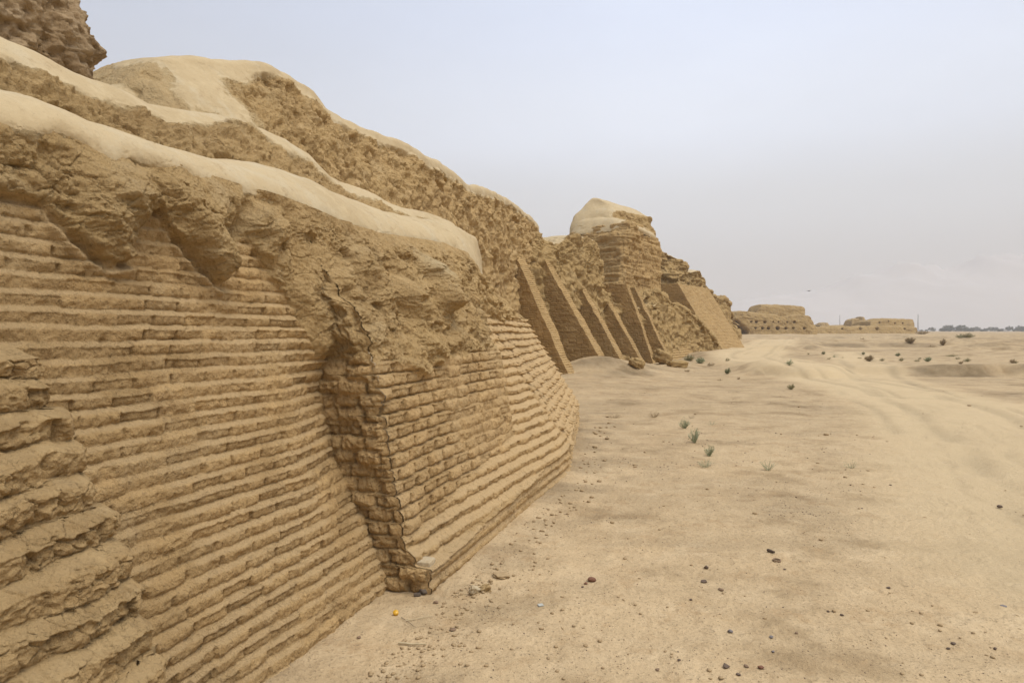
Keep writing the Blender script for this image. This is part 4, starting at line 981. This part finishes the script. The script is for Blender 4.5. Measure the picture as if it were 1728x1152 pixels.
# broken blocks and shards
def block(name, label, c, size, rot, mat, cat, seed=3, rough=.10, tilt=(0, 0), group=None):
    """a squared block with worn edges"""
    V, Fi = IV3, IF3
    u = V / np.max(np.abs(V), axis=1, keepdims=True); u = u * .86 + V * .14
    u = u * (1 + rough * fbm((u * 1.5 + seed).astype(np.float32), 1.3, 4))[:, None]
    o = u * np.array(size) * .5
    cx_, sx_ = math.cos(tilt[0]), math.sin(tilt[0]); cy_, sy_ = math.cos(tilt[1]), math.sin(tilt[1])
    o = o @ np.array([[1, 0, 0], [0, cx_, -sx_], [0, sx_, cx_]]).T @ np.array([[cy_, 0, sy_], [0, 1, 0], [-sy_, 0, cy_]]).T
    c_, s_ = math.cos(rot), math.sin(rot); o = o @ np.array([[c_, -s_, 0], [s_, c_, 0], [0, 0, 1]]).T
    return tag(raw_mesh(name, o + np.array(c), Fi, mat), label, cat, group)
M_PALEB = earth('pale_brick', (.42, .33, .20), (.47, .37, .23), (.5, .4, .25), speck=.2, cracks=.05)
q = wpt(4.06, -1.935, .178); block('loose_brick', 'clean pale square brick lying on the corner of the bastion plinth', q, (.125, .11, .045), -AL + .08, M_PALEB, 'brick', 4, .03, (.05, -.03))
q = gp(846, 974); block('tile_shard', 'flat triangular mud tile shard left of the red brown stone', q + np.array([0, 0, .012]), (.10, .075, .03), .5, M_CLOD, 'shard', 6, .5, (.1, .1))
q = gp(800, 1003); block('brick_shard', 'upright broken brick shard, left one of the leaning pair', q + np.array([0, 0, .018]), (.06, .04, .05), .9, M_PALEB, 'shard', 7, .5, (.5, .3))
q = gp(817, 998); block('brick_shard', 'broken brick shard, right one of the leaning pair', q + np.array([0, 0, .015]), (.08, .045, .045), .2, M_MUD, 'shard', 9, .5, (.2, -.4))
q = gp(1053, 621); block('fallen_block', 'squared mud block fallen on the sand before the thin buttresses', q + np.array([0, 0, .22]), (.46, .44, .56), .35, M_FAR, 'block', 11, .4, (.1, -.15))
q = gp(1075, 628); block('fallen_block', 'smaller broken mud block right of the squared fallen block', q + np.array([0, 0, .16]), (.5, .4, .34), .8, M_FAR, 'block', 13, .35, (.3, .2))
q = gp(1142, 619); block('fallen_boulder', 'dark broken boulder lying before the foot of the fifth buttress', q + np.array([0, 0, .10]), (.75, .4, .32), .2, M_FAR, 'boulder', 14, .5)
q = gp(1118, 614); block('fallen_slab', 'tilted mud slab leaning at the foot of the sixth buttress', q + np.array([0, 0, .30]), (.85, .5, .5), .6, M_FAR, 'block', 15, .45, (.35, .3))
q = gp(1131, 606); block('fallen_slab', 'upper mud slab with a shaded face behind the tilted one', q + np.array([0, 0, .45]), (.8, .5, .7), 1.1, M_FAR, 'block', 17, .5, (-.4, .4))

def tube(pts, rad, k=5):
    pts = np.array(pts, float); n = len(pts); rad = np.broadcast_to(rad, (n,)); V = []; Fs = []
    for i in range(n):
        t = pts[min(i + 1, n - 1)] - pts[max(i - 1, 0)]; t /= np.linalg.norm(t) + 1e-9
        a = np.cross(t, (.3, .2, 1.)); a /= np.linalg.norm(a) + 1e-9; b = np.cross(t, a)
        for j in range(k):
            th = 2 * math.pi * j / k; V.append(pts[i] + rad[i] * (a * math.cos(th) + b * math.sin(th)))
    for i in range(n - 1):
        for j in range(k): Fs.append((i * k + j, i * k + (j + 1) % k, (i + 1) * k + (j + 1) % k, (i + 1) * k + j))
    return V, Fs
M_STRAW = plain('dry_straw', (.46, .37, .22), .8, .2, 40); M_WOOD = plain('weathered_wood', (.075, .05, .03), .9, .4, 30)
def stalk(a, b, rad, label, mat=M_STRAW, name='dry_stalk', cat='stalk', lift=.006, seed=0, group='dry stalks by the bastion corner'):
    A, B = gp(*a), gp(*b); t = np.linspace(0, 1, 9)[:, None]; P = A + (B - A) * t
    g = np.random.default_rng(seed); P[:, :2] += np.cumsum(g.normal(0, .0025, (9, 2)), 0)
    P[:, 2] = [float(gz(x, y)) for x, y in P[:, :2]]; P[:, 2] += lift + rad
    V, Fs = tube(P, rad * np.linspace(1, .6, 9)); return tag(raw_mesh(name, V, Fs, mat), label, cat, group)
stalk((672, 1087), (718, 1089), .006, 'thick pale stalk lying at the bottom below the yellow cap', seed=1)
stalk((684, 1048), (728, 1040), .0028, 'thin pale straw right of the yellow cap', seed=2)
stalk((800, 977), (816, 980), .004, 'short thick straw left of the triangular shard', seed=3)
stalk((812, 968), (838, 973), .002, 'thin straw touching the triangular shard', seed=4)
stalk((678, 1042), (702, 1060), .0015, 'thin dark twig running down from the yellow cap', M_WOOD, seed=5)
stalk((1296, 933), (1309, 937), .013, 'short dark piece of wood above the hollow ring', M_WOOD, 'wood_piece', 'wood', 0, seed=6, group=None)
stalk((1012, 601), (1022, 617), .05, 'dark wooden beam stuck in the sand mound beside the third buttress', M_WOOD, 'wooden_beam', 'beam', .02, seed=7, group=None)
# hollow ring, yellow cap, blue scrap
q = gp(1311, 946); th = np.linspace(0, 2 * math.pi, 25)
V, Fs = tube(np.stack([q[0] + .024 * np.cos(th), q[1] + .030 * np.sin(th), q[2] + .010 + 0 * th], -1), .006, 6)
tag(raw_mesh('broken_ring', V, Fs, M_STONE_B), 'small brown hollow ring lying below the short dark wood', 'ring')
q = gp(668, 1036)
def lathe(prof, n=20):
    V = [(r * math.cos(2 * math.pi * j / n), r * math.sin(2 * math.pi * j / n), z) for r, z in prof for j in range(n)]
    Fs = [(i * n + j, i * n + (j + 1) % n, (i + 1) * n + (j + 1) % n, (i + 1) * n + j) for i in range(len(prof) - 1) for j in range(n)]
    return np.array(V), Fs
V, Fs = lathe([(.0001, .0), (.0155, .0), (.0165, .003), (.0165, .014), (.0145, .0175), (.0001, .0178)])
rx = np.array([[1, 0, 0], [0, .85, -.53], [0, .53, .85]])
tag(raw_mesh('bottle_cap', V @ rx.T + q + np.array([0, 0, .008]), Fs, plain('yellow_plastic', (.60, .33, .02), .4, .1)), 'small yellow bottle cap on the dirt before the bastion corner', 'bottle cap')
q = gp(912, 1022); block('paper_scrap', 'pale grey blue scrap pressed into the dirt', q + np.array([0, 0, .003]), (.035, .03, .008), .4, plain('pale_blue', (.40, .40, .35), .8, .1), 'scrap', 5, .4)
# soot stain at the foot of the bastion corner: a few charred lumps
for i, (x, y, w_) in enumerate(((712, 1001, 18), (704, 1005, 12), (722, 996, 10))):
    stone(x, y, w_, ['biggest charred lump at the foot of the bastion corner', 'left charred lump at the foot of the bastion corner', 'small right charred lump at the foot of the bastion corner'][i], plain('charcoal', (.11, .085, .062), .95, .4, 50), .7, 300 + i, 'charred_lump', 'charred lumps at the bastion corner')

# ------------------------------------------------------------------ desert plants
M_GREEN = plain('grey_green_leaf', (.33, .345, .205), .8, .35, 20); M_PALE = plain('pale_green_leaf', (.44, .42, .26), .8, .3, 20)
M_DRY = plain('dry_brown_leaf', (.33, .245, .135), .85, .35, 20); M_OLIVE = plain('olive_leaf', (.29, .255, .13), .85, .35, 20); M_DKG = plain('dark_green_leaf', (.20, .21, .105), .8, .35, 20)
def tuft(c, rad, hgt, n, seed, lean=.75, leaf=.02, side=3, curve=.5):
    g = np.random.default_rng(seed); SV, SF, LV, LF = [], [], [], []
    for i in range(n):
        a = g.uniform(0, 2 * math.pi); l = g.uniform(.15, 1) ** .7
        d = np.array([math.cos(a) * l * rad, math.sin(a) * l * rad, hgt * (1.05 - .5 * l) * g.uniform(.6, 1.1)])
        t = np.linspace(0, 1, 6)[:, None]
        P = d * t; P[:, :2] *= (t ** lean) / np.maximum(t, 1e-6) * 1.0; P[0, :2] = g.normal(0, rad * .05, 2)
        P[:, :2] += g.normal(0, rad * .03, (6, 2)) * t; P[:, 2] += hgt * .06 * np.sin(t[:, 0] * 3 + a)
        v, f_ = tube(P + c, np.linspace(1, .45, 6) * hgt * .014, 3); b0 = len(SV); SV += v; SF += [tuple(b0 + k for k in q_) for q_ in f_]
        for _ in range(side):
            tt = g.uniform(.25, 1); q_ = P[0] * (1 - tt) + d * tt; k = int(tt * 5); q_ = P[k] + (P[min(k + 1, 5)] - P[k]) * (tt * 5 - k)
            dr = d / np.linalg.norm(d) + g.normal(0, .55, 3); dr /= np.linalg.norm(dr); sd = np.cross(dr, g.normal(size=3)); sd /= np.linalg.norm(sd) + 1e-9
            L_ = leaf * g.uniform(.6, 1.5); b0 = len(LV)
            LV += [q_ + c, q_ + c + dr * L_ * .5 + sd * L_ * .16, q_ + c + dr * L_, q_ + c + dr * L_ * .5 - sd * L_ * .16]; LF.append((b0, b0 + 1, b0 + 2, b0 + 3))
    return SV, SF, LV, LF
def shrub(px, py, wpx, hpx, label, mat, n=60, seed=1, name='desert_shrub', group='small desert shrubs', side=4, leafk=.16, lean=.75, cat='shrub'):
    c = gp(px, py); w = wpx / F * c[1]; h = hpx / F * c[1]
    SV, SF, LV, LF = tuft(np.array(c) - np.array([0, 0, .01]), w * .5, h, n, seed, lean, h * leafk, side)
    t = thing(name, label, cat, c, group)
    raw_mesh('stems', SV, SF, mat, t, smooth=False); raw_mesh('leaves', LV, LF, mat, t, smooth=False)
    return t
NEAR = [(1172, 747, 25, 30, 'grey green spiky shrub, second from the top in the near row', M_GREEN, 46), (1155, 724, 22, 20, 'low rounded grey green shrub at the top of the near row', M_GREEN, 60), (1197, 769, 26, 24, 'grey green spiky shrub above the pale flat one', M_GREEN, 50),
        (1191, 789, 32, 18, 'pale sparse shrub at the bottom of the near row', M_PALE, 40), (1296, 793, 34, 22, 'pale open shrub alone right of the near row', M_PALE, 34), (1437, 790, 28, 17, 'thin straw coloured tuft alone in the open sand', M_PALE, 24),
        (1201, 717, 22, 10, 'flat leaning green sprig right of the rounded shrub', M_GREEN, 18), (1104, 704, 22, 12, 'dry brown tuft left of the near row', M_DRY, 40), (1167, 706, 16, 8, 'small dry tuft above the rounded shrub', M_DRY, 26), (1036, 705, 34, 9, 'low dry brown brush near the foot of the stepped flank', M_DRY, 60)]
for i, (x, y, w_, h_, lab, m_, n_) in enumerate(NEAR): shrub(x, y, w_, h_, lab, m_, n_, 40 + i, side=2, leafk=.13, lean=.6 if h_ < 20 else .8)
FARS = [(1228, 631, 9, 11, 'dark green shrub beside the bend of the track', M_DKG, 60), (1335, 657, 12, 11, 'brown green shrub standing below the track', M_OLIVE, 60), (1332, 627, 13, 9, 'green shrub on the right side of the mound at the track bend', M_GREEN, 50), (1228, 609, 9, 6, 'small grey shrub at the foot of the broad ramp', M_OLIVE, 40),
        (1246, 640, 6, 5, 'tiny dry tuft below the track bend', M_DRY, 30), (1214, 642, 10, 4, 'flat dry tuft below the dark green shrub', M_DRY, 30), (1163, 609, 20, 11, 'long green bush at the foot of the stepped footing', M_OLIVE, 110), (1182, 613, 15, 11, 'round green bush right of the long one', M_GREEN, 110),
        (1200, 617, 16, 6, 'low grey brush between the green bushes and the dark green shrub', M_DRY, 60), (1160, 627, 14, 5, 'low dry brush below the long green bush', M_DRY, 50), (1364, 598, 5, 3.5, 'tiny dark shrub right of the ramp of the track', M_OLIVE, 30), (1390, 598, 7, 6, 'small dark round shrub on the middle flat', M_DKG, 50),
        (1399, 606, 8, 4, 'low olive shrub below the small dark round one', M_OLIVE, 40), (1408, 603, 6, 4, 'pale low tuft beside the low olive shrub', M_PALE, 30), (1421, 604, 6, 3, 'flat pale tuft on the middle flat', M_PALE, 30), (1457, 598, 6, 5.5, 'small dark shrub up left of the biggest flat shrub', M_DKG, 50),
        (1467, 609, 16, 11, 'biggest brown shrub on the middle flat', M_DRY, 110), (1488, 609, 9, 6, 'low olive shrub just right of the biggest brown one', M_OLIVE, 50), (1451, 605, 8, 3.5, 'low grey tuft left of the biggest brown shrub', M_OLIVE, 40), (1515, 601, 8, 7, 'dark shrub above the round olive one', M_DKG, 60),
        (1521, 609, 9, 6, 'round olive shrub below the dark one', M_OLIVE, 60), (1548, 610, 11, 5, 'grey shrub, front one of a pair left of the round bush', M_OLIVE, 50), (1552, 606, 6, 4, 'grey shrub, rear one of a pair left of the round bush', M_OLIVE, 40), (1566, 610, 13, 9, 'round grey green bush in the middle of the flat', M_GREEN, 90),
        (1616, 606, 9, 4.5, 'small olive shrub up left of the twin bush', M_OLIVE, 40), (1622, 614, 10, 6, 'left half of the twin bush on the flat', M_DRY, 60), (1632, 610, 13, 7, 'right half of the twin bush on the flat', M_OLIVE, 70), (1709, 613, 10, 8, 'dark brown shrub near the right edge of the flat', M_DRY, 70), (1714, 613, 8, 5, 'olive shrub touching the dark brown one', M_OLIVE, 50),
        (1606, 599, 22, 5, 'long low dark brush on the slope above the flat', M_OLIVE, 80), (1536, 586, 17, 11, 'wide brown bush against the upper bank', M_DRY, 110), (1591, 586, 9, 12, 'dark upright bush against the upper bank', M_DRY, 80), (1572, 587, 18, 4, 'flat brown brush between the two bank bushes', M_DRY, 60),
        (1628, 571.5, 31, 10, 'long olive bush on the horizon flat', M_OLIVE, 160), (1556, 564, 24, 7, 'brown brush mound at the end of the low wall', M_DRY, 120), (1455, 577, 9, 7, 'grey dry bush on the upper bank', M_DRY, 50)]
for i, (x, y, w_, h_, lab, m_, n_) in enumerate(FARS): shrub(x, y, w_, h_, lab, m_, n_, 140 + i, side=5, leafk=.20, lean=.65, group='scattered bushes on the plain')

# ------------------------------------------------------------------ far distance: bird, masts, tree line, house, hills, haze
c = at(1365, 491, 85)
V = np.array([(-.16, 0, 0), (-.05, -.06, .02), (.10, -.05, .015), (.2, 0, .0), (.10, .05, .015), (-.05, .06, .02), (-.3, .05, .01), (-.3, -.05, .01)])
def wing(sg): return np.array([(.06, sg * .04, .02), (-.06, sg * .04, .02), (-.02, sg * .20, .08), (.07, sg * .18, .085), (-.08, sg * .38, .03), (-.02, sg * .40, .035)])
M_BIRD = plain('bird_feathers', (.05, .045, .04), .8, .3)
bird = thing('bird', 'small dark bird flying above the two-tiered ruin', 'bird', c)
bv = IV2 * np.array([.17, .055, .05]); bv = np.where((IV2[:, :1] < -.4), bv * np.array([1.3, 1, .5]), bv); rb = np.array([[.9, -.43, 0], [.43, .9, 0], [0, 0, 1]])
raw_mesh('body', bv @ rb.T + c, IF2, M_BIRD, bird)
for sg in (-1, 1):
    wv_ = wing(sg) @ rb.T + c; wt = np.vstack([wv_, wv_ - np.array([0, 0, .012])])
    q = [(0, 1, 2, 3), (3, 2, 4, 5)]; raw_mesh('wing', wt, q + [tuple(i + 6 for i in a[::-1]) for a in q] + [(0, 3, 9, 6), (3, 5, 11, 9), (1, 7, 8, 2), (2, 8, 10, 4)], M_BIRD, bird, smooth=False)
M_MAST = plain('grey_steel', (.30, .30, .30), .6, .1)
def mast(px, top, bot, Y, label):
    c = at(px, bot, Y); H = (bot - top) / F * Y; w = .5
    b = thing('lattice_mast', label, 'mast', c, None)
    V, Fs = [], []
    for i in range(4):
        a = math.pi / 2 * i + .6; e = np.array([math.cos(a), math.sin(a), 0]) * w
        v, f_ = tube([c + e, c + e * .25 + np.array([0, 0, H])], .10, 4); o = len(V); V += v; Fs += [tuple(o + k for k in q_) for q_ in f_]
    raw_mesh('legs', V, Fs, M_MAST, b, smooth=False)
    V, Fs = [], []
    for j in range(14):
        z0, z1 = H * j / 14, H * (j + 1) / 14; k0, k1 = 1 - .75 * j / 14, 1 - .75 * (j + 1) / 14
        for i in range(4):
            a, b2 = math.pi / 2 * i + .6, math.pi / 2 * (i + 1) + .6
            v, f_ = tube([c + np.array([math.cos(a) * w * k0, math.sin(a) * w * k0, z0]), c + np.array([math.cos(b2) * w * k1, math.sin(b2) * w * k1, z1])], .045, 3); o = len(V); V += v; Fs += [tuple(o + k for k in q_) for q_ in f_]
    raw_mesh('bracing', V, Fs, M_MAST, b, smooth=False)
mast(1417, 531, 556, 700, 'thin grey mast left of the ruin stumps'); mast(1549, 530, 559, 560, 'thin grey mast right of the flat topped ruin')
g = np.random.default_rng(77); LV = []; LF = []
for i in range(150):
    px = g.uniform(1553, 1950); Y = g.uniform(560, 760); hpx = 3 + 7 * g.random() ** 1.8 * (1.25 if (1590 < px < 1625 or 1670 < px) else .8)
    c = at(px, 559, Y); c[2] = .9; H = (hpx / F) * Y; Rd = H * g.uniform(.5, .9)
    for _ in range(110):
        d = g.normal(size=3); d /= np.linalg.norm(d); d *= g.random() ** .33; q_ = c + np.array([d[0] * Rd, d[1] * Rd, H * .55 + d[2] * H * .45])
        a_ = g.normal(size=3); a_ /= np.linalg.norm(a_); b2 = np.cross(a_, g.normal(size=3)); b2 /= np.linalg.norm(b2); s2 = H * .13 * g.uniform(.6, 1.5); o = len(LV)
        LV += [q_ - a_ * s2, q_ - b2 * s2, q_ + a_ * s2, q_ + b2 * s2]; LF.append((o, o + 1, o + 2, o + 3))
tag(raw_mesh('tree_line', LV, LF, plain('far_foliage', (.035, .05, .028), .9, .3, .3), smooth=False), 'distant band of trees fading into the haze', kind='stuff')
c = at(1701, 559, 640); c[2] = .9
hb = thing('far_house', 'tiny pale house with a domed roof among the distant trees', 'house', c)
hv = np.array([(x, y, z) for z in (0, 2.6) for x, y in ((-3.2, -2), (3.2, -2), (3.2, 2), (-3.2, 2))]) + c
raw_mesh('walls', hv, [(0, 1, 5, 4), (1, 2, 6, 5), (2, 3, 7, 6), (3, 0, 4, 7), (4, 5, 6, 7)], plain('whitewash', (.55, .52, .47), .8, .1), hb, smooth=False)
V, Fs = lathe([(2.6, 0), (2.4, .7), (1.7, 1.3), (.8, 1.6), (.01, 1.7)]); raw_mesh('dome', V + c + np.array([0, 0, 2.6]), Fs, plain('whitewash_dome', (.55, .52, .47), .8, .1), hb)

xs = np.linspace(-1800, 2900, 260); ridge_px = [(-4000, 552), (600, 545), (1100, 535), (1280, 505), (1400, 486), (1560, 455), (1640, 447), (1728, 441), (1900, 428), (2300, 440), (3000, 470)]
YM = 2000.0; rp = np.array(ridge_px, float); xr = (rp[:, 0] - 864) / F * YM; hr = (HOR - rp[:, 1]) / F * YM
K = []
for f_, dy in ((0, -360), (.35, -230), (.75, -90), (1, 0), (.7, 180), (0, 420)):
    hh = np.interp(xs, xr, hr) * f_ + (.10 * np.interp(xs, xr, hr) + 6) * f_ * fbm(xyz(xs / 290, dy / 210.), 1, 4) * 1.2
    K.append(np.stack([xs, YM + dy + 0 * xs, hh - (6 if f_ == 0 else 0)], -1))
P = crom(np.array(K), 50); P[..., 2] += P[..., 2] * .22 * fbm(P.astype(np.float32) / 180, 1, 4, .55, True)
tag(grid('mountains', P, plain('far_rock', (.47, .44, .42), .95, .12, .004)), 'faint mountain ridge behind the haze', kind='structure')

zt_ = float(P[..., 2].max()) + 8
hz = bpy.data.materials.new('air_haze'); hz.use_nodes = True; t = hz.node_tree; t.nodes.clear()
ho = t.nodes.new('ShaderNodeOutputMaterial'); hv_ = t.nodes.new('ShaderNodeVolumePrincipled')
hv_.inputs['Color'].default_value = (.80, .79, .785, 1); hv_.inputs['Density'].default_value = .0006; hv_.inputs['Anisotropy'].default_value = 0.0
t.links.new(hv_.outputs[0], ho.inputs['Volume'])
B = 6300.0
V = np.array([(x, y, z) for z in (-3.0, zt_) for x, y in ((-B, -B), (B, -B), (B, B), (-B, B))])
tag(raw_mesh('haze', V, [(0, 3, 2, 1), (4, 5, 6, 7), (0, 1, 5, 4), (1, 2, 6, 5), (2, 3, 7, 6), (3, 0, 4, 7)], hz, smooth=False), 'dusty haze in the air over the plain', kind='stuff')
